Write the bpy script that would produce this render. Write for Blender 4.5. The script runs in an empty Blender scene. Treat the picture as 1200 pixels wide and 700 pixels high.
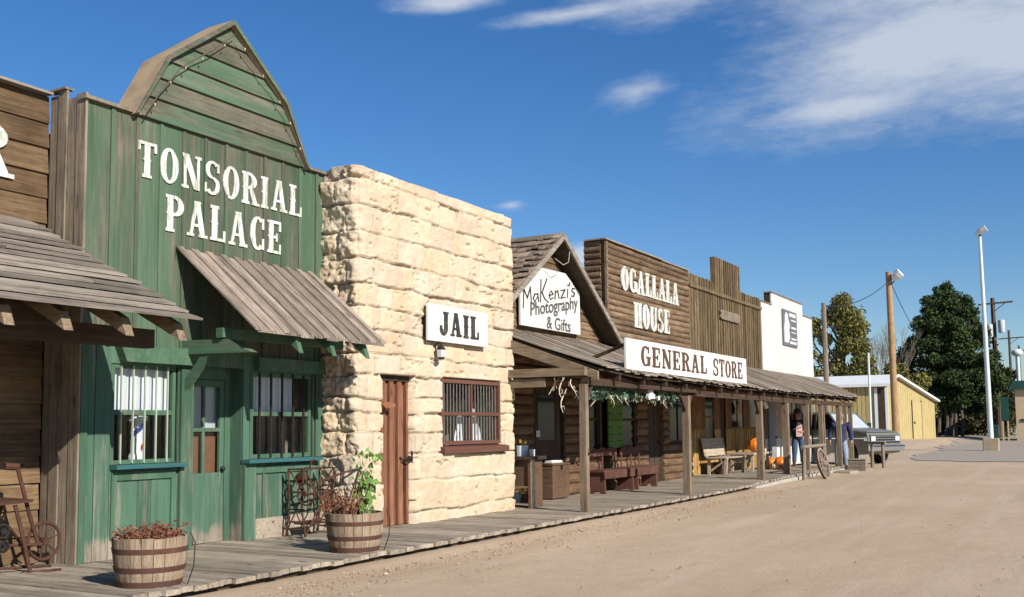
import bpy, bmesh, math, random
import numpy as np
from mathutils import Vector, Matrix
random.seed(11); np.random.seed(11)
S = 0.88                      # one modelling unit in metres (applied to every mesh at the end)
rad = math.radians
scene = bpy.context.scene
COL = scene.collection
SUN_EL, SUN_AZ = rad(30.0), rad(20.0)      # sun stands towards +X, a little towards -Y

# ------------------------------------------------------------------ materials
def newmat(name):
    m = bpy.data.materials.new(name); m.use_nodes = True
    nt = m.node_tree; b = nt.nodes['Principled BSDF']
    return m, nt, b
def N(nt, t, **kw):
    n = nt.nodes.new(t)
    for k, v in kw.items():
        if k in n.inputs.keys(): n.inputs[k].default_value = v
        else: setattr(n, k, v)
    return n
def L(nt, a, b): nt.links.new(a, b)
def ramp(nt, fac, stops):
    r = nt.nodes.new('ShaderNodeValToRGB')
    while len(r.color_ramp.elements) < len(stops): r.color_ramp.elements.new(.5)
    for e, (p, c) in zip(r.color_ramp.elements, stops):
        e.position = p; e.color = (c[0], c[1], c[2], 1) if not isinstance(c, (int, float)) else (c, c, c, 1)
    L(nt, fac, r.inputs['Fac']); return r.outputs['Color']
def mixc(nt, fac, a, b, mode='MIX'):
    n = nt.nodes.new('ShaderNodeMix'); n.data_type = 'RGBA'; n.blend_type = mode
    for k, v in ((0, fac), (6, a), (7, b)):
        if isinstance(v, bpy.types.NodeSocket): L(nt, v, n.inputs[k])
        elif k == 0: n.inputs[k].default_value = v
        else: n.inputs[k].default_value = (v[0], v[1], v[2], 1)
    return n.outputs[2]
def mth(nt, op, a, b=None, c=None, clamp=False):
    n = nt.nodes.new('ShaderNodeMath'); n.operation = op; n.use_clamp = clamp
    for k, v in enumerate((a, b, c)):
        if v is None: continue
        if isinstance(v, bpy.types.NodeSocket): L(nt, v, n.inputs[k])
        else: n.inputs[k].default_value = v
    return n.outputs[0]
def obj_coords(nt, scale, island=True, off=(0, 0, 0)):
    tc = nt.nodes.new('ShaderNodeTexCoord'); v = tc.outputs['Object']
    if island:
        g = nt.nodes.new('ShaderNodeNewGeometry')
        s = nt.nodes.new('ShaderNodeVectorMath'); s.operation = 'SCALE'
        s.inputs[0].default_value = (31.7, 57.3, 43.1); L(nt, g.outputs['Random Per Island'], s.inputs['Scale'])
        a = nt.nodes.new('ShaderNodeVectorMath'); a.operation = 'ADD'
        L(nt, v, a.inputs[0]); L(nt, s.outputs[0], a.inputs[1]); v = a.outputs[0]
    mp = nt.nodes.new('ShaderNodeMapping'); mp.inputs['Scale'].default_value = scale; mp.inputs['Location'].default_value = off
    L(nt, v, mp.inputs['Vector']); return mp.outputs['Vector']
def noise(nt, vec, scale=1., detail=6, rough=.6, dist=0.):
    n = N(nt, 'ShaderNodeTexNoise', Scale=scale, Detail=detail, Roughness=rough, Distortion=dist)
    L(nt, vec, n.inputs['Vector']); return n.outputs['Fac']
def bump(nt, b, h, strength=.4, dist=.01):
    n = N(nt, 'ShaderNodeBump', Strength=strength, Distance=dist)
    L(nt, h, n.inputs['Height']); L(nt, n.outputs['Normal'], b.inputs['Normal'])
AX = {'x': (1.2, 22, 22), 'y': (22, 1.2, 22), 'z': (22, 22, 1.2), 'sx': (1.2, 22, 2.5)}
def wood(name, dark, mid, light, axis, paint=None, cover=.5, var=.35, rough=.85, paint2=None, bstr=.5, worn_low=None):
    """weathered timber: grain along one axis, each board its own tone, optional flaking paint"""
    m, nt, b = newmat(name)
    v = obj_coords(nt, AX[axis])
    g1 = noise(nt, v, 1., 7, .65, .6)
    g0 = noise(nt, obj_coords(nt, (2.3, 2.3, 2.3)), 1., 5, .65)
    col = ramp(nt, mth(nt, 'ADD', mth(nt, 'MULTIPLY', g1, .62), mth(nt, 'MULTIPLY', g0, .38)), [(.30, dark), (.5, mid), (.70, light)])
    kv = N(nt, 'ShaderNodeTexVoronoi', Scale=1.); L(nt, obj_coords(nt, tuple(4.5 if q > 5 else 1.3 for q in AX[axis])), kv.inputs['Vector'])
    col = mixc(nt, ramp(nt, kv.outputs['Distance'], [(.05, .85), (.12, 0.)]), col, tuple(c * .3 for c in dark))
    fine = noise(nt, obj_coords(nt, tuple(s * 3.5 for s in AX[axis])), 1., 5, .7)
    col = mixc(nt, mth(nt, 'MULTIPLY', ramp(nt, fine, [(.30, 1.), (.48, 0.)]), .5), col, tuple(c * .35 for c in dark))
    if paint:
        sc = AX[axis]; big = noise(nt, obj_coords(nt, tuple(s * (.16 if s > 5 else .6) for s in sc)), 1., 4, .6)
        str_ = noise(nt, obj_coords(nt, tuple(s * (.9 if s > 5 else .7) for s in sc)), 1., 6, .7)
        mask = mth(nt, 'ADD', mth(nt, 'MULTIPLY', big, .65), mth(nt, 'MULTIPLY', str_, .6))
        mask = mth(nt, 'SUBTRACT', mask, .625 + (.5 - cover) * .5)
        if worn_low:
            tc = nt.nodes.new('ShaderNodeTexCoord'); sp = nt.nodes.new('ShaderNodeSeparateXYZ'); L(nt, tc.outputs['Object'], sp.inputs[0])
            zz = mth(nt, 'MULTIPLY_ADD', sp.outputs[2], -1. / (worn_low * S), 1., True)
            mask = mth(nt, 'MULTIPLY_ADD', zz, -.45, mask)
        gi = nt.nodes.new('ShaderNodeNewGeometry'); mask = mth(nt, 'ADD', mask, mth(nt, 'MULTIPLY_ADD', gi.outputs['Random Per Island'], .16, -.08))
        mask = mth(nt, 'MULTIPLY_ADD', mask, 6., .5, True)
        pc = paint
        if paint2:
            pc = mixc(nt, ramp(nt, noise(nt, obj_coords(nt, tuple(s * (.12 if s > 5 else .4) for s in sc)), 1., 4, .6), [(.35, 0.), (.65, 1.)]), paint, paint2)
        pcol = mixc(nt, mth(nt, 'MULTIPLY', ramp(nt, g1, [(.3, 1.), (.6, 0.)]), .35), pc, tuple(c * .4 for c in paint))
        col = mixc(nt, mask, col, pcol)
    geo = nt.nodes.new('ShaderNodeNewGeometry')
    val = mth(nt, 'MULTIPLY_ADD', geo.outputs['Random Per Island'], 2 * var, 1 - var)
    hs = N(nt, 'ShaderNodeHueSaturation'); L(nt, val, hs.inputs['Value']); L(nt, col, hs.inputs['Color'])
    L(nt, hs.outputs[0], b.inputs['Base Color']); b.inputs['Roughness'].default_value = rough
    b.inputs['Specular IOR Level'].default_value = .25
    bump(nt, b, mth(nt, 'ADD', g1, mth(nt, 'MULTIPLY', fine, .6)), bstr, .012)
    return m
def plain(name, c, rough=.6, metal=0., var=.25, scale=6., bstr=.1, spec=.4, island=False, dirt=None, wear=.52, streak=False):
    m, nt, b = newmat(name)
    n1 = noise(nt, obj_coords(nt, (scale,) * 3, island), 1., 6, .65)
    col = ramp(nt, n1, [(.3, tuple(x * (1 - var) for x in c)), (.7, tuple(min(1, x * (1 + var * .6)) for x in c))])
    if dirt:
        n2 = noise(nt, obj_coords(nt, (scale * .5, scale * (1.6 if streak else .5), scale * (.22 if streak else .5)), island), 1., 8, .75)
        col = mixc(nt, ramp(nt, n2, [(wear, 0.), (wear + .15, .8)]), col, dirt)
    if island:
        geo = nt.nodes.new('ShaderNodeNewGeometry'); val = mth(nt, 'MULTIPLY_ADD', geo.outputs['Random Per Island'], .8, .6)
        hs = N(nt, 'ShaderNodeHueSaturation'); L(nt, val, hs.inputs['Value']); L(nt, col, hs.inputs['Color']); col = hs.outputs[0]
    L(nt, col, b.inputs['Base Color']); b.inputs['Roughness'].default_value = rough
    b.inputs['Metallic'].default_value = metal; b.inputs['Specular IOR Level'].default_value = spec
    if bstr: bump(nt, b, n1, bstr, .01)
    return m
def glassm(name, tint=(.8, .85, .85), gloss=.12):
    m = bpy.data.materials.new(name); m.use_nodes = True; nt = m.node_tree; nt.nodes.clear()
    o = nt.nodes.new('ShaderNodeOutputMaterial'); t = N(nt, 'ShaderNodeBsdfTransparent'); t.inputs[0].default_value = (*tint, 1)
    g = N(nt, 'ShaderNodeBsdfGlossy', Roughness=.03); f = N(nt, 'ShaderNodeLayerWeight', Blend=.5); mx = nt.nodes.new('ShaderNodeMixShader')
    L(nt, mth(nt, 'MULTIPLY_ADD', mth(nt, 'POWER', f.outputs['Facing'], 4.), .55, .025 + gloss, True), mx.inputs[0]); L(nt, t.outputs[0], mx.inputs[1]); L(nt, g.outputs[0], mx.inputs[2]); L(nt, mx.outputs[0], o.inputs[0])
    return m
def leafm(name, c0, c1, c2, trans=.25):
    m, nt, b = newmat(name)
    geo = nt.nodes.new('ShaderNodeNewGeometry')
    big = noise(nt, obj_coords(nt, (.55,) * 3, False), 1., 3, .6)
    f = mth(nt, 'ADD', mth(nt, 'MULTIPLY', geo.outputs['Random Per Island'], .5), mth(nt, 'MULTIPLY', big, .6))
    L(nt, ramp(nt, f, [(.3, c0), (.55, c1), (.85, c2)]), b.inputs['Base Color'])
    b.inputs['Roughness'].default_value = .7; b.inputs['Specular IOR Level'].default_value = .2
    return m

M = {}
GREYW = ((.075, .062, .05), (.26, .215, .17), (.42, .36, .295))
M['roof_y'] = wood('weathered roof boards', (.085, .072, .06), (.255, .215, .175), (.40, .35, .29), 'y', var=.34)
M['roof_x'] = wood('weathered slope boards', (.07, .055, .045), (.25, .20, .155), (.39, .32, .25), 'sx', var=.3)
M['shingle'] = wood('old shingles', (.07, .05, .037), (.25, .185, .13), (.40, .31, .23), 'sx', var=.4)
M['walk'] = wood('boardwalk planks', (.12, .095, .07), (.32, .265, .20), (.46, .395, .305), 'x', var=.26)
M['brown_lap'] = wood('brown lap siding', (.05, .03, .016), (.145, .09, .047), (.24, .165, .095), 'y', var=.3)
M['brown_v'] = wood('brown upright boards', (.055, .034, .018), (.17, .105, .055), (.27, .18, .10), 'z', var=.25)
M['grey_v'] = wood('grey upright boards', (.06, .05, .04), (.20, .16, .115), (.30, .25, .185), 'z', var=.22)
GP, GP2 = (.058, .103, .058), (.092, .142, .092)
M['green_v'] = wood('flaking green upright boards', (.055, .048, .034), (.125, .115, .082), (.20, .185, .135), 'z', GP, .58, .22, paint2=GP2)
M['green_h'] = wood('flaking green level boards', (.055, .048, .034), (.125, .115, .08), (.20, .18, .13), 'y', GP, .42, .25, paint2=GP2)
M['green_low'] = wood('green boards worn at the foot', (.09, .075, .06), (.25, .215, .165), (.36, .31, .24), 'z', (.055, .122, .078), .70, .18, paint2=(.092, .162, .112), worn_low=.3)
M['green_trim'] = wood('green painted trim', (.07, .06, .045), (.2, .18, .13), (.3, .27, .2), 'z', (.052, .108, .068), .75, .15, paint2=(.085, .17, .11))
M['green_arm'] = wood('green painted beam', (.07, .06, .045), (.2, .18, .13), (.3, .27, .2), 'x', (.054, .112, .066), .75, .15, paint2=(.09, .17, .105))
M['sill'] = wood('blue green sill', (.05, .06, .06), (.12, .15, .15), (.2, .24, .24), 'y', (.035, .12, .125), .8, .1)
M['sash'] = wood('pale green sash', (.15, .15, .11), (.3, .32, .24), (.45, .46, .36), 'z', (.36, .42, .33), .7, .1)
M['tan_roof'] = plain('tan roofing felt', (.34, .245, .15), .9, var=.3, scale=4)
M['log_y'] = wood('stained log siding', (.05, .027, .016), (.15, .088, .048), (.25, .16, .095), 'y', var=.22)
M['og_log'] = wood('weathered log front', (.05, .03, .018), (.165, .105, .06), (.33, .24, .155), 'y', var=.34, bstr=.8)
M['gs_v'] = wood('rough slab boards', (.04, .027, .016), (.135, .096, .052), (.28, .195, .10), 'z', var=.35, bstr=.9)
M['gs_low'] = wood('golden upright boards', (.16, .085, .03), (.40, .24, .085), (.56, .36, .14), 'z', var=.25)
M['gs_top'] = wood('shaded brown boards', (.08, .04, .018), (.20, .10, .045), (.29, .16, .07), 'z', var=.25)  # browner copy of the golden boards, porch shade put into the colour
M['white_v'] = wood('white painted boards', (.3, .28, .25), (.46, .44, .40), (.56, .54, .5), 'z', (.60, .60, .565), .9, .06, bstr=.2)
M['jail_door'] = wood('red brown door boards', (.075, .03, .018), (.20, .088, .05), (.30, .15, .09), 'z', var=.25)
M['brown_paint'] = wood('brown painted frame', (.06, .03, .022), (.14, .07, .05), (.2, .11, .085), 'y', (.135, .06, .042), .85, .1)
M['post'] = wood('old porch posts', (.075, .052, .035), (.20, .145, .095), (.31, .235, .165), 'z', var=.15)
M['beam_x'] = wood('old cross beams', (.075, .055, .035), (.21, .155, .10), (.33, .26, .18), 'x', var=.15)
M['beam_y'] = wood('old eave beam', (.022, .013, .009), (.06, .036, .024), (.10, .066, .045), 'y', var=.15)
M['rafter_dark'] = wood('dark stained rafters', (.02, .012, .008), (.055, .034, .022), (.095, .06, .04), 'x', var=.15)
M['dark_wood'] = wood('dark level timber', (.02, .014, .01), (.055, .038, .026), (.09, .065, .045), 'y', var=.2)  # very dark brown timber, grain running level
M['dark_v'] = wood('dark upright timber', (.02, .014, .01), (.06, .04, .028), (.10, .07, .048), 'z', var=.2)
M['barrel'] = wood('oak staves', (.10, .07, .045), (.29, .215, .145), (.44, .35, .255), 'z', var=.2)
M['bench_red'] = wood('red brown bench', (.045, .02, .015), (.115, .048, .036), (.165, .075, .055), 'y', var=.12)
M['bench_pale'] = wood('bare bench slats', (.2, .15, .1), (.42, .34, .25), (.56, .47, .36), 'y', var=.12)
M['chest'] = wood('brown chest', (.06, .033, .02), (.125, .07, .042), (.17, .10, .062), 'x', var=.1)
M['pole'] = wood('utility pole timber', (.13, .075, .035), (.36, .22, .11), (.50, .33, .18), 'z', var=.05)
M['pole_dark'] = wood('dark utility pole', (.05, .035, .025), (.10, .075, .055), (.15, .115, .085), 'z', var=.05)
M['pole_grey'] = wood('grey utility pole', (.10, .08, .06), (.25, .20, .155), (.35, .29, .23), 'z', var=.05)
M['shed'] = plain('yellow sheet metal', (.46, .365, .165), .55, var=.14, scale=1.5)
M['shed_v'] = wood('yellow shed boards', (.3, .2, .07), (.5, .37, .13), (.58, .45, .18), 'z', (.44, .35, .15), .8, .15)
M['white_metal'] = plain('white painted metal', (.72, .73, .72), .45, var=.08, scale=3)
M['pole_white'] = plain('pale galvanised pole', (.62, .66, .66), .4, var=.1, scale=3)
M['sign_white'] = plain('white sign paint', (.68, .67, .62), .6, var=.08, scale=4, dirt=(.47, .43, .35), wear=.53, streak=True)
M['letter_white'] = plain('white lettering paint', (.74, .73, .67), .85, var=.15, scale=14, dirt=(.22, .24, .17), wear=.45, streak=True)
M['letter_black'] = plain('black lettering paint', (.035, .032, .03), .7, var=.3, scale=12, dirt=(.12, .11, .10))
M['letter_brown'] = plain('brown lettering paint', (.10, .05, .035), .7, var=.3, scale=12)
M['letter_grey'] = plain('grey lettering paint', (.085, .085, .08), .7, var=.3, scale=12, dirt=(.2, .2, .19))
M['rust'] = plain('rusty iron', (.10, .042, .026), .8, .3, .5, 9, .4, dirt=(.05, .03, .025))
M['hoop'] = plain('rusty hoop', (.13, .06, .042), .75, .3, .35, 9, .3, dirt=(.06, .04, .035))
M['bar_iron'] = plain('pale worn iron', (.22, .19, .165), .5, .3, .3, 9, .2)
M['iron'] = plain('dark iron', (.035, .03, .028), .6, .5, .3, 9, .2)
M['soil'] = plain('dry soil', (.09, .06, .04), .95, var=.5, scale=25, bstr=.8)
M['dry'] = plain('dried stems', (.20, .075, .04), .85, var=.5, scale=10, island=True)
M['vine'] = plain('green leaf', (.10, .20, .025), .5, var=.3, scale=10, island=True)
M['stem'] = plain('green stem', (.10, .14, .04), .6)
M['pumpkin'] = plain('pumpkin skin', (.72, .19, .015), .45, var=.15, scale=6)
M['pumpkin_pale'] = plain('pale pumpkin skin', (.62, .42, .22), .5, var=.2, scale=6)
M['gourd_dark'] = plain('dark gourd skin', (.12, .10, .08), .5, var=.3, scale=6)
M['gourd_stem'] = plain('gourd stem', (.16, .14, .06), .8)
M['glass'] = glassm('window glass', (.93, .95, .95), .0)
M['glass_dark'] = plain('dark window glass', (.012, .014, .017), .1, var=.2, spec=.22, bstr=0)
M['cloth_white'] = plain('white cloth', (.72, .73, .75), .9, var=.06, scale=4, bstr=.05)
M['cloth_grey'] = plain('grey cloth', (.50, .52, .55), .9, var=.06, scale=4, bstr=.05)
M['pole_r'] = plain('barber pole red', (.45, .03, .03), .3, bstr=0); M['pole_b'] = plain('barber pole blue', (.03, .06, .25), .3, bstr=0); M['pole_w'] = plain('barber pole white', (.8, .8, .8), .3, bstr=0)
M['room'] = plain('dim room boards', (.07, .055, .042), .9, var=.3, scale=3)
M['room_door'] = plain('red brown board behind door', (.20, .085, .04), .8, var=.15, scale=3)
M['concrete'] = plain('pale concrete', (.40, .36, .30), .9, var=.2, scale=5, bstr=.4)
M['lamp_base'] = plain('tan concrete', (.36, .28, .19), .9, var=.2, scale=3, bstr=.3)
M['flat_stone'] = plain('flat stone', (.34, .28, .21), .9, var=.25, scale=6, bstr=.5)
M['green_panel'] = wood('green slats', (.05, .09, .03), (.10, .17, .055), (.14, .22, .075), 'y', (.105, .20, .05), .9, .12)
M['antler'] = plain('bone coloured antler', (.62, .53, .40), .6, var=.2)
M['sprig'] = plain('dusty green sprig', (.10, .17, .11), .8, var=.4, island=True)
M['truck'] = plain('grey green truck paint', (.165, .165, .135), .4, .1, .12, 2.5, 0, .5)
M['chrome'] = plain('chrome', (.62, .63, .65), .18, .95, .1, 5, 0)
M['tyre'] = plain('tyre rubber', (.022, .021, .02), .85, var=.3)
M['lamp_glass'] = plain('lamp glass', (.55, .6, .62), .12, .2, .1, 5, 0)
M['plastic_black'] = plain('black plastic', (.02, .02, .021), .5)
M['skin'] = plain('skin', (.42, .19, .12), .55, var=.1, bstr=0)
M['hair'] = plain('hair', (.07, .04, .025), .8)
M['grey_hair'] = plain('grey hair', (.2, .17, .15), .8)
M['jacket'] = plain('dark jacket', (.022, .022, .035), .9, var=.3)
M['navy'] = plain('navy shirt', (.022, .032, .10), .9, var=.3)
M['pink'] = plain('pale pink shirt', (.58, .38, .36), .9, var=.1)
M['denim'] = plain('blue denim', (.055, .10, .20), .9, var=.35)
M['denim_pale'] = plain('faded denim', (.25, .33, .44), .9, var=.25)
M['leather'] = plain('brown leather', (.09, .05, .03), .6)
M['cap_red'] = plain('dull red cap', (.24, .045, .03), .8)
M['bark'] = wood('bark', (.04, .03, .02), (.11, .085, .06), (.18, .145, .11), 'z', var=.1, bstr=1)
M['bark_pale'] = wood('pale bark', (.14, .12, .10), (.30, .26, .22), (.42, .38, .33), 'z', var=.1, bstr=1)
M['twig'] = plain('bare grey twigs', (.24, .20, .16), .9, var=.2)
M['leaf_dark'] = leafm('dark evergreen foliage', (.016, .034, .010), (.040, .068, .020), (.085, .115, .032))
M['leaf_olive'] = leafm('turning olive foliage', (.075, .08, .02), (.165, .155, .042), (.28, .235, .065))
M['leaf_far'] = leafm('dark mixed foliage', (.016, .025, .010), (.042, .048, .018), (.10, .085, .03))  # dark green and brown leaf tones mixed at random
M['tan_wall'] = plain('tan stucco', (.52, .39, .25), .9, var=.08, scale=2)
M['green_metal'] = plain('dark green metal', (.012, .06, .045), .5, var=.1)
M['wire'] = plain('black cable', (.02, .02, .02), .7, bstr=0)
M['yellow'] = plain('yellow flowers', (.6, .33, .03), .7)
M['poster_dark'] = plain('weathered poster ground', (.13, .125, .14), .7, var=.2, scale=6)
M['poster_pale'] = plain('pale poster print', (.55, .55, .56), .7, var=.1, scale=6)
M['copper'] = plain('copper bracket', (.42, .17, .09), .5, .4)

def stone_mat():
    m, nt, b = newmat('cream limestone')
    v = obj_coords(nt, (1, 1, 1), False)
    n1 = noise(nt, v, 2.2, 4, .6); n2 = noise(nt, v, 9., 8, .7); n3 = noise(nt, v, 45., 6, .75)
    col = ramp(nt, n1, [(.3, (.56, .455, .33)), (.5, (.625, .52, .395)), (.7, (.68, .59, .47))])
    col = mixc(nt, ramp(nt, n2, [(.55, 0.), (.72, .55)]), col, (.43, .32, .20))
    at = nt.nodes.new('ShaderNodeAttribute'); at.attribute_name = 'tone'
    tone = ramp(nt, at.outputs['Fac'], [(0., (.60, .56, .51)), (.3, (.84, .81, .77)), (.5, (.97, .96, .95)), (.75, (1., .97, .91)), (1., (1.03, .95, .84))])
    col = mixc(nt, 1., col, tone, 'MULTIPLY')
    L(nt, col, b.inputs['Base Color']); b.inputs['Roughness'].default_value = .92; b.inputs['Specular IOR Level'].default_value = .15
    bump(nt, b, mth(nt, 'ADD', mth(nt, 'MULTIPLY', n2, 1.2), mth(nt, 'MULTIPLY', n3, .5)), .85, .025)
    return m
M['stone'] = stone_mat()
def ground_mat():
    m, nt, b = newmat('sandy dirt')
    tc = nt.nodes.new('ShaderNodeTexCoord'); v = tc.outputs['Object']
    def mp(s, r=0.):
        q = nt.nodes.new('ShaderNodeMapping'); q.inputs['Scale'].default_value = s; q.inputs['Rotation'].default_value = (0, 0, r); L(nt, v, q.inputs['Vector']); return q.outputs['Vector']
    n1 = noise(nt, mp((.25, .25, .25)), 1., 5, .6); n2 = noise(nt, mp((3, 3, 3)), 1., 8, .7); n3 = noise(nt, mp((38, 38, 38)), 1., 5, .75)
    tr = noise(nt, mp((1.3, .09, 1), rad(8)), 1., 6, .65, .3)
    col = ramp(nt, n1, [(.3, (.46, .34, .225)), (.55, (.51, .385, .262)), (.75, (.555, .425, .30))])
    col = mixc(nt, ramp(nt, n2, [(.38, .0), (.72, .5)]), col, (.43, .305, .205))
    col = mixc(nt, ramp(nt, tr, [(.5, 0.), (.7, .45)]), col, (.60, .475, .36))
    col = mixc(nt, ramp(nt, tr, [(.28, .5), (.44, 0.)]), col, (.39, .28, .19))
    col = mixc(nt, ramp(nt, n3, [(.25, .6), (.38, 0.)]), col, (.27, .185, .125))
    vo = N(nt, 'ShaderNodeTexVoronoi', Scale=1.); L(nt, mp((26, 26, 26)), vo.inputs['Vector'])
    peb = ramp(nt, vo.outputs['Distance'], [(.10, 1.), (.22, 0.)])
    sel = mth(nt, 'MULTIPLY', peb, ramp(nt, noise(nt, mp((1.1, 1.1, 1.1)), 1., 4, .6), [(.42, 0.), (.62, .85)]))
    pc = ramp(nt, vo.outputs['Color'], [(.1, (.30, .18, .11)), (.5, (.52, .40, .28)), (.9, (.66, .58, .47))])
    col = mixc(nt, sel, col, pc)
    L(nt, col, b.inputs['Base Color']); b.inputs['Roughness'].default_value = .95; b.inputs['Specular IOR Level'].default_value = .1
    h = mth(nt, 'ADD', mth(nt, 'MULTIPLY', n2, 1.), mth(nt, 'ADD', mth(nt, 'MULTIPLY', n3, .35), mth(nt, 'MULTIPLY', sel, .5)))
    bump(nt, b, h, .6, .03)
    return m
M['ground'] = ground_mat()
M['gravel'] = plain('loose gravel', (.40, .285, .19), .9, var=.35, scale=30, island=True)
M['asphalt'] = plain('worn asphalt', (.37, .305, .24), .9, var=.15, scale=3, bstr=.2, spec=.2)

# ------------------------------------------------------------------ mesh building
def g_z(x, y):
    """height of the dirt"""
    z = .05 * min(1, max(0, (y - 26) / 8.)) if y < 60 else .05
    a = max(0, min(1, (y - 58) / 22.)); b = max(0, min(1, (-x - 8.5) / 4.5))
    return z + .36 * (a * a * (3 - 2 * a)) * (b * b * (3 - 2 * b))
def b_z(y):
    """height of the boardwalk"""
    t = max(0, min(1, (y - 23) / 7.)); return .12 + .09 * t * t * (3 - 2 * t)
class MB:
    def __init__(s): s.v = []; s.f = []
    def add(s, vs, fs):
        o = len(s.v); s.v += [tuple(p) for p in vs]; s.f += [tuple(i + o for i in f) for f in fs]; return s
    def hexa(s, c):  # bottom 4 then top 4, same winding
        return s.add(c, [(3, 2, 1, 0), (4, 5, 6, 7), (0, 1, 5, 4), (1, 2, 6, 5), (2, 3, 7, 6), (3, 0, 4, 7)])
    def box(s, x0, x1, y0, y1, z0, z1):
        if x0 > x1: x0, x1 = x1, x0
        if y0 > y1: y0, y1 = y1, y0
        if z0 > z1: z0, z1 = z1, z0
        return s.hexa([(x0, y0, z0), (x1, y0, z0), (x1, y1, z0), (x0, y1, z0), (x0, y0, z1), (x1, y0, z1), (x1, y1, z1), (x0, y1, z1)])
    def bar(s, p0, p1, w, h, up=(0, 0, 1)):
        p0, p1 = Vector(p0), Vector(p1); d = (p1 - p0).normalized(); u = Vector(up)
        if abs(d.dot(u)) > .98: u = Vector((1, 0, 0))
        a = d.cross(u).normalized() * (w / 2); c = a.cross(d).normalized() * (h / 2)
        return s.hexa([p0 - a - c, p1 - a - c, p1 + a - c, p0 + a - c, p0 - a + c, p1 - a + c, p1 + a + c, p0 + a + c])
    def tube(s, pts, r, n=7, cap=True):
        pts = [Vector(p) for p in pts]; k = len(pts); rs = r if isinstance(r, (list, tuple)) else [r] * k
        vs = []; ref = None
        for i, p in enumerate(pts):
            d = (pts[min(i + 1, k - 1)] - pts[max(i - 1, 0)]).normalized()
            if ref is None: ref = Vector((0, 0, 1)) if abs(d.z) < .9 else Vector((1, 0, 0))
            a = d.cross(ref).normalized(); c = a.cross(d).normalized(); ref = c
            for j in range(n):
                t = 2 * math.pi * j / n; vs.append(p + a * (rs[i] * math.cos(t)) + c * (rs[i] * math.sin(t)))
        fs = [(i * n + j, i * n + (j + 1) % n, (i + 1) * n + (j + 1) % n, (i + 1) * n + j) for i in range(k - 1) for j in range(n)]
        if cap: fs += [tuple(range(n - 1, -1, -1)), tuple((k - 1) * n + j for j in range(n))]
        return s.add(vs, fs)
    def lathe(s, c, prof, n=24, axis='z', a0=0., a1=2 * math.pi):
        full = abs(a1 - a0 - 2 * math.pi) < 1e-6; m = n if full else n + 1; vs = []
        for r, h in prof:
            for j in range(m):
                t = a0 + (a1 - a0) * j / n; p = (r * math.cos(t), r * math.sin(t), h)
                if axis == 'x': p = (p[2], p[0], p[1])
                elif axis == 'y': p = (p[0], p[2], p[1])
                vs.append((c[0] + p[0], c[1] + p[1], c[2] + p[2]))
        fs = [(i * m + j, i * m + (j + 1) % m, (i + 1) * m + (j + 1) % m, (i + 1) * m + j) for i in range(len(prof) - 1) for j in range(n)]
        return s.add(vs, fs)
    def ball(s, c, r, n=12, m=8):
        rx, ry, rz = r if isinstance(r, (list, tuple)) else (r, r, r)
        vs = [(c[0], c[1], c[2] - rz)]
        for i in range(1, m):
            a = -math.pi / 2 + math.pi * i / m
            for j in range(n):
                t = 2 * math.pi * j / n; vs.append((c[0] + rx * math.cos(a) * math.cos(t), c[1] + ry * math.cos(a) * math.sin(t), c[2] + rz * math.sin(a)))
        vs.append((c[0], c[1], c[2] + rz)); k = len(vs) - 1; fs = [(0, 1 + (j + 1) % n, 1 + j) for j in range(n)]
        for i in range(m - 2):
            for j in range(n):
                a = 1 + i * n; fs.append((a + j, a + (j + 1) % n, a + n + (j + 1) % n, a + n + j))
        a = 1 + (m - 2) * n; fs += [(a + j, a + (j + 1) % n, k) for j in range(n)]
        return s.add(vs, fs)
    def prism(s, poly, ax, d0, d1):
        """poly of 2-D points extruded along an axis from d0 to d1; ax 'x': (y,z), 'y': (x,z), 'z': (x,y)"""
        def P(p, d): return {'x': (d, p[0], p[1]), 'y': (p[0], d, p[1]), 'z': (p[0], p[1], d)}[ax]
        n = len(poly)
        return s.add([P(p, d0) for p in poly] + [P(p, d1) for p in poly],
                     [tuple(range(n)), tuple(range(2 * n - 1, n - 1, -1))] + [(i, n + i, n + (i + 1) % n, (i + 1) % n) for i in range(n)])
    def ring(s, c, R, r, axis='x', n=24, k=6):
        pts = []
        for j in range(n + 1):
            t = 2 * math.pi * j / n; a, b = R * math.cos(t), R * math.sin(t)
            pts.append({'x': (c[0], c[1] + a, c[2] + b), 'y': (c[0] + a, c[1], c[2] + b), 'z': (c[0] + a, c[1] + b, c[2])}[axis])
        return s.tube(pts, r, k, False)
    def xform(s, mat, i0=0):
        for i in range(i0, len(s.v)): s.v[i] = tuple(mat @ Vector(s.v[i]))
        return s
    def build(s, name, mat, parent=None, smooth=False, bevel=0., fixn=True):
        me = bpy.data.meshes.new(name); o = bpy.data.objects.new(name, me); COL.objects.link(o)
        if parent is not None:
            org = world_loc(parent); o.parent = parent
        else:
            a = np.array(s.v); org = Vector(((a[:, 0].min() + a[:, 0].max()) / 2, (a[:, 1].min() + a[:, 1].max()) / 2, a[:, 2].min())); o.location = org
        WL[o.name] = Vector(org)
        me.from_pydata([(p[0] - org[0], p[1] - org[1], p[2] - org[2]) for p in s.v], [], s.f)
        if fixn:
            bm = bmesh.new(); bm.from_mesh(me); bmesh.ops.recalc_face_normals(bm, faces=bm.faces); bm.to_mesh(me); bm.free()
        me.materials.append(M[mat] if isinstance(mat, str) else mat)
        if smooth:
            for p in me.polygons: p.use_smooth = True
            me.set_sharp_from_angle(angle=rad(45))
        if bevel:
            b = o.modifiers.new('edge', 'BEVEL'); b.width = bevel * S; b.segments = 2; b.limit_method = 'ANGLE'
        return o
WL = {}
def world_loc(o): return WL[o.name]
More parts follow.
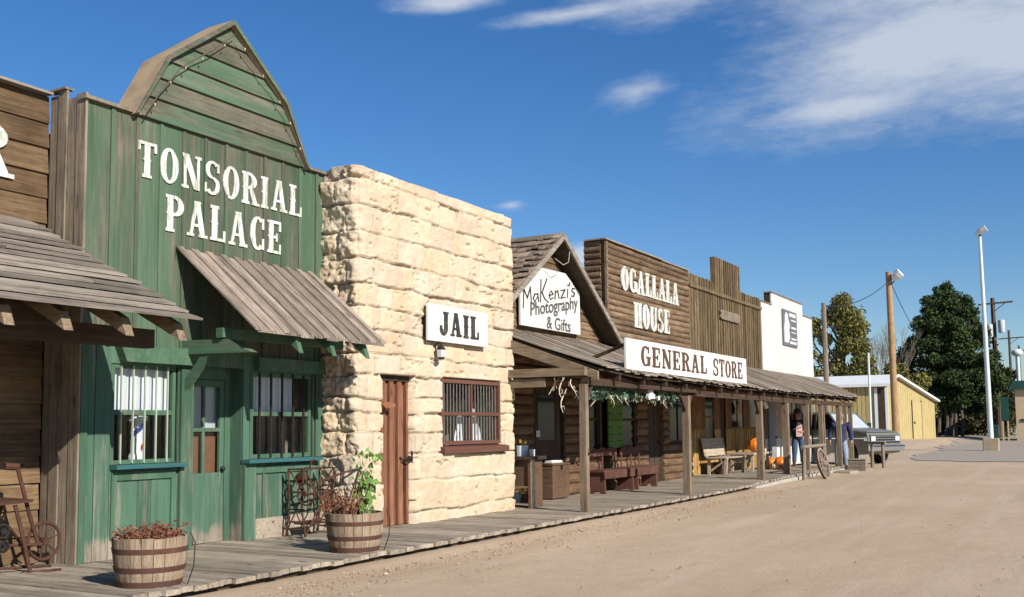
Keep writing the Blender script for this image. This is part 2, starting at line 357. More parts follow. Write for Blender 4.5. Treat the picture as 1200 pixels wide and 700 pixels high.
def empty(name, loc):
    o = bpy.data.objects.new(name, None); COL.objects.link(o); o.location = loc; o.empty_display_size = .2; WL[o.name] = Vector(loc); return o
def tag(o, label=None, cat=None, group=None, kind=None):
    if label: o['label'] = label
    if cat: o['category'] = cat
    if group: o['group'] = group
    if kind: o['kind'] = kind
    return o
def thing(name, label, cat, loc, group=None): return tag(empty(name, loc), label, cat, group)
def kids(o): return [c for c in bpy.data.objects if c.parent == o]
def copy_tree(o, loc=None, parent=None, rz=None):
    c = o.copy(); COL.objects.link(c)
    if parent is not None: c.parent = parent
    if loc is not None: c.location = loc
    if rz is not None: c.rotation_euler.z = rz
    WL[c.name] = Vector(c.location) if parent is None else WL[parent.name]
    for ch in kids(o): copy_tree(ch, None, c)
    return c
def J(a): return random.uniform(-a, a)

def vboards(mb, x, y0, y1, z0, z1, w=.33, th=.03, batten=0., bth=.025, jz=0., jx=.006, gap=.006, ztop=None):
    """upright boards facing +X, their face at x"""
    n = max(1, round((y1 - y0) / w)); w = (y1 - y0) / n
    for i in range(n):
        a, b = y0 + i * w + gap / 2, y0 + (i + 1) * w - gap / 2; d = J(jx)
        zt = (ztop((a + b) / 2) if ztop else z1) + J(jz)
        mb.box(x - th + d, x + d, a, b, z0 + (J(jz) if jz else 0), zt)
        if batten and i:
            mb.box(x - .004, x + bth + J(.004), y0 + i * w - batten / 2, y0 + i * w + batten / 2, z0, (ztop(y0 + i * w) if ztop else z1) - .004)
def hlap(mb, x, y0, y1, z0, z1, h=.28, th=.035, jit=.006):
    n = max(1, round((z1 - z0) / h)); h = (z1 - z0) / n
    for i in range(n):
        a, b = z0 + i * h, z0 + (i + 1) * h + .02; t = th + J(jit); s1, s2 = J(jit), J(jit)
        mb.hexa([(x - .04, y0, a), (x + t, y0, a + s1), (x + t, y1, a + s2), (x - .04, y1, a), (x - .04, y0, b - .001), (x + .004, y0, b), (x + .004, y1, b), (x - .04, y1, b - .001)])
def logs(mb, x, y0, y1, z0, z1, d=.21):
    n = max(1, round((z1 - z0) / d)); d = (z1 - z0) / n
    for i in range(n):
        zc = z0 + (i + .5) * d; r = d * .55; q = J(.006)
        k = max(2, int((y1 - y0) / .8) + 1)
        mb.tube([(x - r * .45 + q + J(.006), y0 + (y1 - y0) * j / (k - 1), zc + J(.006)) for j in range(k)], [r * (1 + J(.05)) for j in range(k)], 12)

# ---- lettering: slab letters made of strokes, cap box 0..1
def letter(ch, st=.18, spur=True):
    P = []; sh = .085; e = .055
    def R(a, b, c, d): P.append([(a, b), (c, b), (c, d), (a, d)])
    def Q(*p): P.append(list(p))
    def stem(a, b, lo=True, hi=True, z0=0., z1=1.):
        R(a, z0, b, z1)
        if lo: R(a - e, 0, b + e, sh)
        if hi: R(a - e, 1 - sh, b + e, 1)
        if spur and z1 - z0 > .8:
            m = .5; Q((a - .035, m), (a + .01, m - .06), (a + .01, m + .06)); Q((b + .035, m), (b - .01, m + .06), (b - .01, m - .06))
    def A(cx, cy, rx, ry, a0, a1, tx, ty):
        n = max(4, int(abs(a1 - a0) / 18))
        for i in range(n):
            t0, t1 = rad(a0 + (a1 - a0) * i / n), rad(a0 + (a1 - a0) * (i + 1) / n)
            o0, o1 = (cx + rx * math.cos(t0), cy + ry * math.sin(t0)), (cx + rx * math.cos(t1), cy + ry * math.sin(t1))
            i0, i1 = (cx + (rx - tx) * math.cos(t0), cy + (ry - ty) * math.sin(t0)), (cx + (rx - tx) * math.cos(t1), cy + (ry - ty) * math.sin(t1))
            P.append([o0, o1, i1, i0])
    t = st; thin = .09
    if ch == 'I': w = t + .16; stem(.08, .08 + t)
    elif ch == 'T':
        w = .64; c = .32; stem(c - t / 2, c + t / 2, True, False); R(.02, 1 - sh, .62, 1); R(.02, .74, .09, 1 - sh); R(.55, .74, .62, 1 - sh)
    elif ch == 'L': w = .6; stem(.07, .07 + t); R(.07 + t, 0, .56, sh); R(.48, sh, .56, .32)
    elif ch == 'E':
        w = .62; stem(.07, .07 + t); R(.07 + t, 0, .57, sh); R(.07 + t, 1 - sh, .57, 1); R(.5, sh, .57, .3); R(.5, .7, .57, 1 - sh); R(.07 + t, .46, .42, .54); R(.37, .37, .43, .63)
    elif ch == 'A':
        w = .72; Q((.08, 0), (.08 + thin, 0), (.38, 1), (.27, 1)); Q((.64 - t, 0), (.64, 0), (.44, 1), (.30, 1)); R(.2, .28, .5, .36); R(.01, 0, .25, sh); R(.60 - t, 0, .71, sh)
        if spur: R(.24, .93, .47, 1.)
    elif ch == 'N':
        w = .74; R(.09, 0, .09 + thin, 1); R(.02, 0, .26, sh); R(.56, 0, .56 + thin, 1); R(.48, 1 - sh, .72, 1); Q((.02, 1), (.02 + t + .04, 1), (.65, 0), (.65 - t, 0))
    elif ch == 'O': w = .66; A(.33, .5, .31, .51, 0, 360, t, .085)
    elif ch == 'C': w = .62; A(.33, .5, .31, .51, 50, 310, t, .085); R(.50, .64, .57, .97); R(.50, .03, .57, .36)
    elif ch == 'G': w = .68; A(.33, .5, .31, .51, 50, 300, t, .085); R(.50, .66, .57, .97); R(.38, .40, .68, .48); R(.46, .04, .46 + t, .42)
    elif ch == 'S': w = .6; A(.30, .735, .26, .275, 35, 262, t * .8, .085); A(.30, .265, .28, .275, -145, 82, t * .8, .085); Q((.1, .66), (.22, .54), (.52, .34), (.42, .46)); R(.48, .68, .55, .96); R(.02, .04, .09, .32)
    elif ch == 'R': w = .7; stem(.07, .07 + t); A(.30, .74, .31, .26, -90, 90, t, .085); R(.07 + t, 1 - sh, .31, 1); R(.07 + t, .48, .31, .48 + sh); Q((.32, .5), (.46, .5), (.66, 0), (.66 - t, 0)); R(.42, 0, .72, sh)
    elif ch == 'P': w = .64; stem(.07, .07 + t); A(.30, .72, .31, .28, -90, 90, t, .085); R(.07 + t, 1 - sh, .31, 1); R(.07 + t, .44, .31, .44 + sh)
    elif ch == 'U': w = .7; stem(.08, .08 + t, False, True, .25); stem(.5, .5 + thin + .03, False, True, .25); A(.35, .27, .27, .28, 180, 360, t * .8, .085)
    elif ch == 'J': w = .56; stem(.27, .27 + t, False, True, .25); A(.24, .26, .21 + t / 8, .27, 180, 360, t * .9, .09); R(.02, .2, .14, .4)
    elif ch == 'H': w = .74; stem(.08, .08 + t); stem(.66 - t, .66); R(.08 + t, .45, .66 - t, .55)
    else: w = .35
    return P, w
def lettering(text, x, y0, y1, z0, z1, st=.18, spur=True, th=.012, gap=.08, slope=0., wob=.006):
    mb = MB(); tot = 0; L_ = []
    for ch in text: P, w = letter(ch, st, spur); L_.append((P, w)); tot += w + gap
    tot -= gap; sx = (y1 - y0) / tot; sz = z1 - z0; u = 0; k = 0
    for P, w in L_:
        dz = J(wob)
        for poly in P:
            d = th + (k % 9) * .0007; k += 1
            pts = [(y0 + (u + p[0]) * sx, z0 + dz + p[1] * sz + slope * (u + p[0]) * sx) for p in poly]
            mb.prism(pts, 'x', x - .006, x + d)
        u += w + gap
    return mb
def font_text(text, x, y0, y1, z0, z1, slope=0., shear=0., bold=0.):
    cu = bpy.data.curves.new('writing', 'FONT'); cu.body = text; cu.extrude = .02; cu.shear = shear; cu.offset = bold
    o = bpy.data.objects.new('writing', cu); COL.objects.link(o)
    dg = bpy.context.evaluated_depsgraph_get(); me = bpy.data.meshes.new_from_object(o.evaluated_get(dg))
    vs = [v.co.copy() for v in me.vertices]; fs = [tuple(p.vertices) for p in me.polygons]
    bpy.data.objects.remove(o); bpy.data.curves.remove(cu); bpy.data.meshes.remove(me)
    a0, a1 = min(v.x for v in vs), max(v.x for v in vs); b0, b1 = min(v.y for v in vs), max(v.y for v in vs)
    mb = MB()
    mb.add([(x + v.z * .3, y0 + (v.x - a0) / (a1 - a0) * (y1 - y0), z0 + (v.y - b0) / (b1 - b0) * (z1 - z0) + slope * (v.x - a0) / (a1 - a0) * (y1 - y0)) for v in vs], fs)
    return mb

# ------------------------------------------------------------------ sky, sun, camera
w = bpy.data.worlds.new('World'); scene.world = w; w.use_nodes = True
nt = w.node_tree; bg = nt.nodes['Background']
sky = nt.nodes.new('ShaderNodeTexSky'); sky.sky_type = 'NISHITA'; sky.sun_disc = False
sky.sun_elevation = SUN_EL; sky.sun_rotation = math.pi / 2 + SUN_AZ; sky.air_density = 1.25; sky.dust_density = .05; sky.ozone_density = 3.6; sky.altitude = 900
tc = nt.nodes.new('ShaderNodeTexCoord'); nrm = nt.nodes.new('ShaderNodeVectorMath'); nrm.operation = 'NORMALIZE'; L(nt, tc.outputs['Generated'], nrm.inputs[0])
sep = nt.nodes.new('ShaderNodeSeparateXYZ'); L(nt, nrm.outputs[0], sep.inputs[0])
az = mth(nt, 'MULTIPLY', mth(nt, 'ARCTAN2', sep.outputs[0], sep.outputs[1]), 180 / math.pi)
el = mth(nt, 'MULTIPLY', mth(nt, 'ARCSINE', sep.outputs[2]), 180 / math.pi)
cmb = nt.nodes.new('ShaderNodeCombineXYZ'); L(nt, az, cmb.inputs[0]); L(nt, el, cmb.inputs[1])
def smap(scale, rot, loc=(0, 0, 0)):
    q = nt.nodes.new('ShaderNodeMapping'); q.inputs['Scale'].default_value = scale; q.inputs['Rotation'].default_value = (0, 0, rad(rot)); q.inputs['Location'].default_value = loc
    L(nt, cmb.outputs[0], q.inputs['Vector']); return q.outputs['Vector']
def cloud(a0, e0, sa, se, rot, thick=1.):
    """a cloud bank round azimuth a0 and elevation e0 (degrees)"""
    c, s = math.cos(rad(rot)), math.sin(rad(rot))
    da, de = mth(nt, 'SUBTRACT', az, a0), mth(nt, 'SUBTRACT', el, e0)
    p = mth(nt, 'ADD', mth(nt, 'MULTIPLY', da, c / sa), mth(nt, 'MULTIPLY', de, s / sa))
    q = mth(nt, 'ADD', mth(nt, 'MULTIPLY', da, -s / se), mth(nt, 'MULTIPLY', de, c / se))
    r = mth(nt, 'SQRT', mth(nt, 'ADD', mth(nt, 'MULTIPLY', p, p), mth(nt, 'MULTIPLY', q, q)))
    return mth(nt, 'SUBTRACT', thick, r)
banks = [cloud(-7.0, 19.4, 14, 4.4, 13), cloud(-2, 19, 11, 5.0, 8), cloud(-1, 22, 14, 5, 5), cloud(-11, 16.8, 7.5, 1.3, 4), cloud(-5, 23, 13, 4.2, 4), cloud(-21, 23.2, 11.5, 2.6, 4, .6), cloud(-22.3, 18.4, 4.6, 1.7, 10, .56), cloud(-26, 22.6, 8, .8, 6, .8), cloud(8, 19, 9, 5, 0), cloud(-33, 23.3, 4, .8, 5),
         cloud(-29.5, 12.5, 1.8, .6, 5, .6), cloud(-25.6, 9.6, 1.6, .9, 5), cloud(60, 25, 20, 6, 5), cloud(110, 30, 25, 7, -5), cloud(-110, 28, 20, 5, 5)]
mx = banks[0]
for b_ in banks[1:]: mx = mth(nt, 'MAXIMUM', mx, b_)
n1 = N(nt, 'ShaderNodeTexNoise', Scale=1., Detail=9., Roughness=.6, Distortion=.4); L(nt, smap((.10, .30, 1), -14), n1.inputs['Vector'])
n2 = N(nt, 'ShaderNodeTexNoise', Scale=1., Detail=7., Roughness=.65, Distortion=.2); L(nt, smap((.6, 1.9, 1), -18, (3, 7, 0)), n2.inputs['Vector'])
nn = mth(nt, 'ADD', mth(nt, 'MULTIPLY', mth(nt, 'SUBTRACT', n1.outputs['Fac'], .5), 1.0), mth(nt, 'MULTIPLY', mth(nt, 'SUBTRACT', n2.outputs['Fac'], .5), .62))
dens = mth(nt, 'ADD', mth(nt, 'MULTIPLY', mth(nt, 'MAXIMUM', mx, -1.), 1.25), nn)
dens = ramp(nt, dens, [(-.0, 0.), (.25, .10), (.6, .42), (.9, .68), (1., .74)])
hs = N(nt, 'ShaderNodeHueSaturation', Saturation=1.25, Value=1.0); L(nt, sky.outputs[0], hs.inputs['Color'])
tint = mixc(nt, 1., hs.outputs[0], (.95, 1.04, 1.24), 'MULTIPLY')
CLOUD = (7.8, 8.3, 9.0)
L(nt, mixc(nt, dens, tint, CLOUD), bg.inputs['Color']); bg.inputs['Strength'].default_value = .07
sl = bpy.data.lights.new('sun', 'SUN'); sl.energy = 5.0; sl.angle = rad(.5); sl.color = (1., .945, .855)
so = bpy.data.objects.new('sun', sl); COL.objects.link(so)
d = Vector((math.cos(SUN_EL) * math.cos(SUN_AZ), -math.cos(SUN_EL) * math.sin(SUN_AZ), math.sin(SUN_EL)))
so.rotation_euler = d.to_track_quat('Z', 'Y').to_euler(); so.location = d * 40
cam = bpy.data.cameras.new('camera'); co = bpy.data.objects.new('camera', cam); COL.objects.link(co); scene.camera = co
cam.sensor_fit = 'HORIZONTAL'; cam.sensor_width = 36; cam.lens = 36.; cam.shift_y = 50.25 / 1200; cam.clip_end = 3000; cam.clip_start = .05
yaw, pit, rol = rad(-29.579), rad(4.928), rad(-.638)
f = Vector((math.sin(yaw) * math.cos(pit), math.cos(yaw) * math.cos(pit), math.sin(pit))); r = Vector((math.cos(yaw), -math.sin(yaw), 0)); u = r.cross(f)
r2 = r * math.cos(rol) + u * math.sin(rol); u2 = -r * math.sin(rol) + u * math.cos(rol)
co.matrix_world = Matrix(((r2.x, u2.x, -f.x, 0), (r2.y, u2.y, -f.y, 0), (r2.z, u2.z, -f.z, 1.58 * S), (0, 0, 0, 1)))
scene.cycles.diffuse_bounces = 1
scene.view_settings.view_transform = 'Standard'; scene.view_settings.look = 'None'; scene.view_settings.exposure = .36; scene.view_settings.gamma = 1.; scene.view_settings.use_curve_mapping = False

exec_parts = []
# ------------------------------------------------------------------ ground
def vnoise(a, b, seed):
    rs = np.random.RandomState(seed); T = rs.rand(64, 64); i = np.floor(a).astype(int); j = np.floor(b).astype(int)
    fa, fb = a - i, b - j; fa = fa * fa * (3 - 2 * fa); fb = fb * fb * (3 - 2 * fb)
    g = lambda p, q: T[p % 64, q % 64]
    return (g(i, j) * (1 - fa) + g(i + 1, j) * fa) * (1 - fb) + (g(i, j + 1) * (1 - fa) + g(i + 1, j + 1) * fa) * fb
def fbm(a, b, seed, o=4):
    s = 0; w_ = 1; t = 0
    for k in range(o): s = s + w_ * vnoise(a * 2 ** k, b * 2 ** k, seed + k); t += w_; w_ *= .5
    return s / t - .5
def ground():
    xs = np.concatenate([np.linspace(-700, -60, 12), np.linspace(-56, -12, 24), np.arange(-11, 6, .16), np.linspace(6.3, 30, 20), np.linspace(40, 700, 12)])
    ys = np.concatenate([np.linspace(-300, -8, 10), np.linspace(-6, 4, 14), np.arange(4.2, 46, .2), np.linspace(46.5, 130, 70), np.linspace(140, 1500, 16)])
    X, Y = np.meshgrid(xs, ys, indexing='ij')
    Z = np.vectorize(g_z)(X, Y).astype(float)
    amp = np.clip((46 - Y) / 8, 0, 1) * np.clip((X + 7.75) / .6, 0, 1)
    Z += amp * (.05 * fbm(X * .5, Y * .35, 3) + .016 * fbm(X * 2.3 + Y * .2, Y * .35, 9) + .012 * fbm(X * 3., Y * 3., 15))
    # the bank of dirt drifted against the walk
    Z += .045 * np.exp(-((X + 7.45) / .22) ** 2) * (Y < 40) * (.35 + 1.3 * np.clip(fbm(X * 1.5, Y * 1.1, 21) + .2, 0, 1))
    n, m = X.shape; me = bpy.data.meshes.new('ground')
    V = np.stack([X, Y, Z], -1).reshape(-1, 3); idx = np.arange(n * m).reshape(n, m)
    F_ = np.stack([idx[:-1, :-1], idx[1:, :-1], idx[1:, 1:], idx[:-1, 1:]], -1).reshape(-1, 4)
    me.from_pydata(V.tolist(), [], F_.tolist()); me.materials.append(M['ground'])
    for p in me.polygons: p.use_smooth = True
    o = bpy.data.objects.new('ground', me); COL.objects.link(o); WL[o.name] = Vector((0, 0, 0)); tag(o, kind='structure')
ground()
rd = MB()    # worn asphalt street crossing beyond the dirt; uneven edges, follows the rise
def road_left(y): return -7.4 - max(0, y - 50) * .068 + .7 * math.sin(y * .31) * .5 + .3 * math.sin(y * 1.1)
def road_near(x): return 46.4 + .5 * math.sin(x * .7) + .35 * math.sin(x * 1.9 + 1) + .2 * math.sin(x * 4.3)
rows_ = [0.] + [1.2 + 2.8 * k for k in range(38)]
def road_pt(i, k):
    y = 48. + rows_[i] - 1.; x0 = road_left(y); x = x0 + (60 - x0) * (k / 60.) ** 1.6
    if i == 0: y = road_near(x)
    return (x, y, g_z(x, y) + .02)
for i in range(len(rows_)):
    for k in range(61): rd.v.append(road_pt(i, k))
for i in range(len(rows_) - 1):
    for k in range(60): rd.f.append((i * 61 + k, i * 61 + k + 1, (i + 1) * 61 + k + 1, (i + 1) * 61 + k))
tag(rd.build('road', 'asphalt'), kind='structure')
kb = MB(); kb.bar((-13.2, 108, .42), (-9., 107, .2), .3, .16); tag(kb.build('kerb', 'concrete'), kind='structure')
wk = MB(); y = 2.2
while y < 36.4:
    w_ = random.uniform(.145, .19); z = b_z(y) + J(.006); xe = -7.6 + J(.035)
    s1, s2 = J(.006), J(.006)
    wk.hexa([(-11.3, y, z - .05), (xe, y + J(.01), z - .05), (xe, y + w_, z - .05), (-11.3, y + w_, z - .05), (-11.3, y + .004, z), (xe, y + .006, z + s1), (xe, y + w_ - .008, z + s2), (-11.3, y + w_ - .006, z)])
    y += w_
tag(wk.build('boardwalk', 'walk'), kind='structure')
sb = MB()
for a in np.arange(2.2, 26, 3.): sb.box(-7.78, -7.70, a, a + 2.98, -.05, b_z(a) - .055)
tag(sb.build('boardwalk_joist', 'dark_wood'), kind='structure')
kb = MB()
for a in np.arange(25.6, 36.4, 1.2): kb.hexa([(-7.72, a, -.1), (-7.52, a, -.1), (-7.52, a + 1.19, -.1), (-7.72, a + 1.19, -.1), (-7.72, a, b_z(a) - .06), (-7.53, a, b_z(a) - .065), (-7.53, a + 1.19, b_z(a + 1.2) - .065), (-7.72, a + 1.19, b_z(a + 1.2) - .06)])
tag(kb.build('kerb', 'concrete'), kind='structure')
gv = MB()
for k in range(2300):
    yy = 6.2 + 24 * random.random() ** 1.7; xx = -7.5 + abs(random.gauss(0, .55)) if random.random() < .88 else random.uniform(-7.4, 1)
    s = random.uniform(.004, .012) * (1.9 if random.random() < .05 else 1.); z = .012
    vs = [(xx + s * J(.9) * 1.2, yy + s * J(.9) * 1.2, z + s * J(.5)) for _ in range(1)]
    c = (xx, yy, z); i0 = len(gv.v); gv.ball((0, 0, 0), (s * random.uniform(.8, 1.5), s * random.uniform(.8, 1.5), s * .8), 5, 4)
    gv.xform(Matrix.Translation(c) @ Matrix.Rotation(random.random() * 6.3, 4, 'Z'), i0)
tag(gv.build('gravel', 'gravel', fixn=False), 'loose gravel scattered along the edge of the dirt street', 'gravel', kind='stuff')

# ------------------------------------------------------------------ far left: brown lap-sided store with deep plank awning
def building_shell(mb, x_back, x_front, y0, y1, z0, z1, t=.12):
    """side walls, back wall and flat roof"""
    mb.box(x_back, x_back + t, y0, y1, z0, z1); mb.box(x_back + t, x_front, y0, y0 + t, z0, z1 - .003); mb.box(x_back + t, x_front, y1 - t, y1, z0, z1 - .003)
    mb.box(x_back + t + .002, x_front, y0 + t, y1 - t, z1 - .3, z1 - .2)
def rstore():
    t = thing('timber_storefront', 'brown lap sided storefront at the left edge with a grey plank awning', 'building', (-12, 5, .1))
    m = MB(); hlap(m, -10.74, 1.2, 7.71, .12, 5.6, .31, .035); m.build('wall', 'brown_lap', t)
    m = MB(); building_shell(m, -16, -10.8, 1.2, 7.68, 0, 5.2); m.build('back_wall', 'brown_v', t)
    m = MB(); m.box(-10.82, -10.62, 1.2, 7.69, 5.625, 5.655); m.build('wall_cap', 'roof_y', t)
    a = MB(); n = 15
    def pt(s, y, dz=0): return (-10.7 + 2.52 * s, y, 4.05 - 1.32 * s + dz)
    for i in range(n):
        s0, s1 = i / n - .03, (i + 1) / n; ye = 7.74 - .28 * (1 - s1) + J(.03)
        yy = 1.0
        while yy < ye:
            yn = min(ye, yy + random.uniform(2.5, 4.2))
            if ye - yn < .6: yn = ye
            p0, p1 = pt(s0, 0), pt(s1, 0); j1, j2 = J(.012), J(.012)
            a.hexa([(p0[0], yy, p0[2] - .01), (p1[0] + .02, yy, p1[2] + .034 + j1), (p1[0] + .02, yn - .01, p1[2] + .034 + j2), (p0[0], yn - .01, p0[2] - .01),
                    (p0[0], yy, p0[2] + .018), (p1[0] + .03, yy, p1[2] + .056 + j1), (p1[0] + .03, yn - .01, p1[2] + .056 + j2), (p0[0], yn - .01, p0[2] + .018)])
            yy = yn
    aw = a.build('awning', 'roof_y', t)
    for y in (1.3, 2.75, 3.45, 4.2, 4.9, 5.62, 6.22, 6.92, 7.6):
        r_ = MB(); r_.hexa([(-10.7, y - .05, 3.75), (-8.28, y - .05, 2.55), (-8.28, y + .05, 2.55), (-10.7, y + .05, 3.75), (-10.7, y - .05, 4.0), (-8.36, y - .05, 2.735), (-8.36, y + .05, 2.735), (-10.7, y + .05, 4.0)])
        r_.build('rafter', 'beam_x', aw)
    r_ = MB(); r_.box(-8.95, -8.8, 1.2, 7.68, 2.50, 2.70); r_.build('beam', 'beam_y', aw)
    m = lettering('R', -10.70, 6.66, 7.24, 4.52, 5.13, .21); m.build('lettering', 'letter_white', t)
    f_ = MB(); f_.box(-10.68, -10.62, 4.2, 5.4, .12, 2.4); d_ = f_.build('door', 'dark_v', t)
    k = MB(); k.ball((-10.58, 5.3, 1.2), .04); k.build('handle', 'iron', d_)
    f_ = MB()
    for (a0, a1, b0, b1) in ((2., 2.08, 1.2, 2.6), (3.4, 3.48, 1.2, 2.6), (2.08, 3.4, 1.2, 1.28), (2.08, 3.4, 2.52, 2.6), (2.7, 2.76, 1.28, 2.52)): f_.box(-10.69, -10.62, a0, a1, b0, b1)
    wn = f_.build('window', 'dark_v', t); p = MB(); p.box(-10.675, -10.66, 2.08, 3.4, 1.28, 2.52); p.build('pane', 'glass_dark', wn)
rstore()

# ------------------------------------------------------------------ green storefront
GX = -10.1; GB = -10.34
def window(parent, x, y0, y1, z0, z1, mat, cols, rail, fr=.05, dep=.06, pane='glass', barn=0, barmat='sash', wide_bars=.022):
    f_ = MB(); f_.box(x - dep, x, y0, y0 + fr, z0, z1); f_.box(x - dep, x, y1 - fr, y1, z0, z1)
    f_.box(x - dep, x - .002, y0 + fr, y1 - fr, z0, z0 + fr); f_.box(x - dep, x - .002, y0 + fr, y1 - fr, z1 - fr, z1)
    if rail: f_.box(x - dep, x - .004, y0 + fr, y1 - fr, rail - .03, rail + .03)
    for c in range(1, cols): yc = y0 + (y1 - y0) * c / cols; f_.box(x - dep + .01, x - .006, yc - .018, yc + .018, z0 + fr, z1 - fr)
    wn = f_.build('window', mat, parent)
    p = MB(); p.box(x - dep * .6, x - dep * .6 + .006, y0 + fr * .5, y1 - fr * .5, z0 + fr * .5, z1 - fr * .5); p.build('pane', pane, wn)
    for i in range(barn):
        yb = y0 + fr + (y1 - y0 - 2 * fr) * (i + .5) / barn; b_ = MB(); b_.box(x - .002, x + .02, yb - wide_bars / 2, yb + wide_bars / 2, z0 + .01, z1 - .01); b_.build('bar', barmat, wn)
    return wn
def gstore():
    t = thing('green_storefront', 'flaking green board storefront with a barn shaped gable and white lettering', 'building', (-12, 10, .1))
    m = MB(); vboards(m, GX, 7.75, 12.2, 2.62, 5.5, .37, .03, .055, .016, .004, .004)
    m.build('wall', 'green_v', t)
    # lower boards, each side of the recessed door
    m = MB(); vboards(m, GX, 7.75, 8.18, .12, 2.62, .215, .03, 0); vboards(m, GX, 8.18, 9.42, .12, 1.2, .21, .03, 0); vboards(m, GX, 9.2, 9.42, 1.2, 2.62, .22, .03)
    vboards(m, GX, 10.35, 12.2, .12, 1.2, .23, .03, 0); vboards(m, GX, 11.78, 12.2, 1.2, 2.62, .21, .03); vboards(m, GX, 10.35, 10.47, 1.2, 2.62, .12, .03)
    m.box(GX - .03, GX, 8.18, 9.2, 2.42, 2.62); m.box(GX - .03, GX, 10.47, 11.78, 2.42, 2.62); m.box(GX - .03, GX, 9.42, 10.35, 2.45, 2.62)
    m.build('lower_wall', 'green_low', t)
    tr = MB(); tr.box(GX, GX + .035, 7.75, 7.84, .12, 2.6); tr.box(GX, GX + .03, 8.2, 9.16, 1.03, 1.13)
    for y in (8.2, 9.10): tr.box(GX, GX + .028, y, y + .07, .35, 1.03)
    tr.box(GX, GX + .05, 9.22, 9.42, .12, 2.44)
    tr.box(GX, GX + .045, 10.35, 10.56, .12, 1.16); tr.box(GX, GX + .03, 10.56, 11.75, 1.02, 1.12)
    for y in (10.72, 11.2, 11.66): tr.box(GX, GX + .02, y, y + .05, .4, 1.02)
    tr.box(GX, GX + .04, 11.80, 11.98, 1.22, 2.6); tr.box(GX, GX + .04, 12.08, 12.2, .12, 5.45)
    tr.build('trim', 'green_trim', t)
    tr = MB(); tr.box(GX, GX + .03, 10.56, 12.07, .12, .4); tr.build('base_board', 'walk', t)
    tr = MB(); tr.hexa([(GX, 8.3, 2.44), (GX + .13, 8.3, 2.44), (GX + .13, 9.45, 2.44), (GX, 9.45, 2.44), (GX, 8.22, 2.62), (GX + .13, 8.22, 2.62), (GX + .13, 9.45, 2.66), (GX, 9.45, 2.66)])
    tr.build('lintel', 'green_arm', t); tr = MB(); tr.box(GX + .002, GX + .10, 10.55, 11.98, 2.43, 2.62); tr.build('lintel', 'green_arm', t)
    # stepped left return of grey boards
    m = MB()
    for (xa, xb, zt, y_) in ((-10.72, -10.58, 5.62, 7.73), (-10.56, -10.41, 5.66, 7.715), (-10.40, -10.25, 5.55, 7.735), (-10.24, -10.08, 5.58, 7.725)): m.box(xa, xb, y_, y_ + .03, .12, zt)
    m.build('return_wall', 'grey_v', t)
    c = MB(); c.box(-10.16, GX + .06, 7.70, 8.5, 5.5, 5.54); c.build('wall_cap', 'grey_v', t); c = MB(); c.box(-10.16, GX + .06, 11.52, 12.24, 5.5, 5.54); c.build('wall_cap', 'grey_v', t); c = MB(); c.box(-10.74, -10.40, 7.68, 7.80, 5.665, 5.69); c.build('wall_cap', 'grey_v', t)
    s = MB(); building_shell(s, -16, GX - .04, 7.78, 12.17, 0, 5.2); s.build('back_wall', 'room', t)
    s = MB(); s.box(-15.8, GX - .05, 7.9, 12.05, 2.75, 2.8); s.box(-15.8, GX - .05, 7.9, 12.05, .06, .1); s.build('ceiling', 'room', t)
    # gambrel gable board
    out = [(8.41, 5.5), (8.89, 6.32), (9.98, 7.15), (11.04, 6.32), (11.50, 5.5)]
    def edge(z):
        if z < 6.32: k = (z - 5.5) / .82; return 8.41 + .48 * k, 11.50 - .46 * k
        k = (z - 6.32) / .83; return 8.89 + 1.09 * k, 11.04 - 1.06 * k
    p = MB(); rows = [5.5, 5.78, 6.06, 6.32, 6.60, 6.87, 7.15]
    for a, b in zip(rows[:-1], rows[1:]):
        (l0, r0), (l1, r1) = edge(a), edge(min(b, 7.13)); q = J(.004)
        p.hexa([(GX - .03, l0, a), (GX + .055 + q, l0, a + .006), (GX + .055 + q, r0, a + .006), (GX - .03, r0, a), (GX - .03, l1, b), (GX + .02, l1, b), (GX + .02, r1, b), (GX - .03, r1, b)])
    pd = p.build('gable', 'green_h', t)
    rc = MB()
    oo = [(8.36, 5.48), (8.85, 6.36), (9.98, 7.22), (11.08, 6.36), (11.55, 5.48)]
    for (a, b), (c_, d_) in zip(zip(out[:-1], out[1:]), zip(oo[:-1], oo[1:])):
        rc.hexa([(-10.46, a[0], a[1]), (GX + .10, a[0], a[1]), (GX + .10, b[0], b[1]), (-10.46, b[0], b[1]), (-10.46, c_[0], c_[1]), (GX + .10, c_[0], c_[1]), (GX + .10, d_[0], d_[1]), (-10.46, d_[0], d_[1])])
    rc.build('roof_edge', 'tan_roof', pd)
    tr = MB()
    for (a, b), (c_, d_) in zip(zip(out[:-1], out[1:]), zip(oo[:-1], oo[1:])):
        tr.hexa([(GX + .102, a[0], a[1]), (GX + .125, a[0], a[1]), (GX + .125, b[0], b[1]), (GX + .102, b[0], b[1]), (GX + .102, c_[0], c_[1]), (GX + .125, c_[0], c_[1]), (GX + .125, d_[0], d_[1]), (GX + .102, d_[0], d_[1])])
    tr.build('fascia', 'green_h', pd)
    bk = MB(); bk.prism(out, 'x', -10.45, GX - .04); bk.build('gable_back', 'grey_v', pd)
    m = lettering('TONSORIAL', GX + .012, 8.48, 11.50, 4.75, 5.20, .19, th=.006); m.v = [(v[0], v[1], v[2]) for v in m.v]; m.build('lettering', 'letter_white', t)
    m = lettering('PALACE', GX + .012, 8.93, 11.07, 4.13, 4.60, .19, th=.006); m.build('lettering', 'letter_white', t)
    # windows
    wl = window(t, GX - .02, 8.2, 9.18, 1.22, 2.42, 'green_trim', 1, 1.84, .05, .06, barn=5, wide_bars=.017)
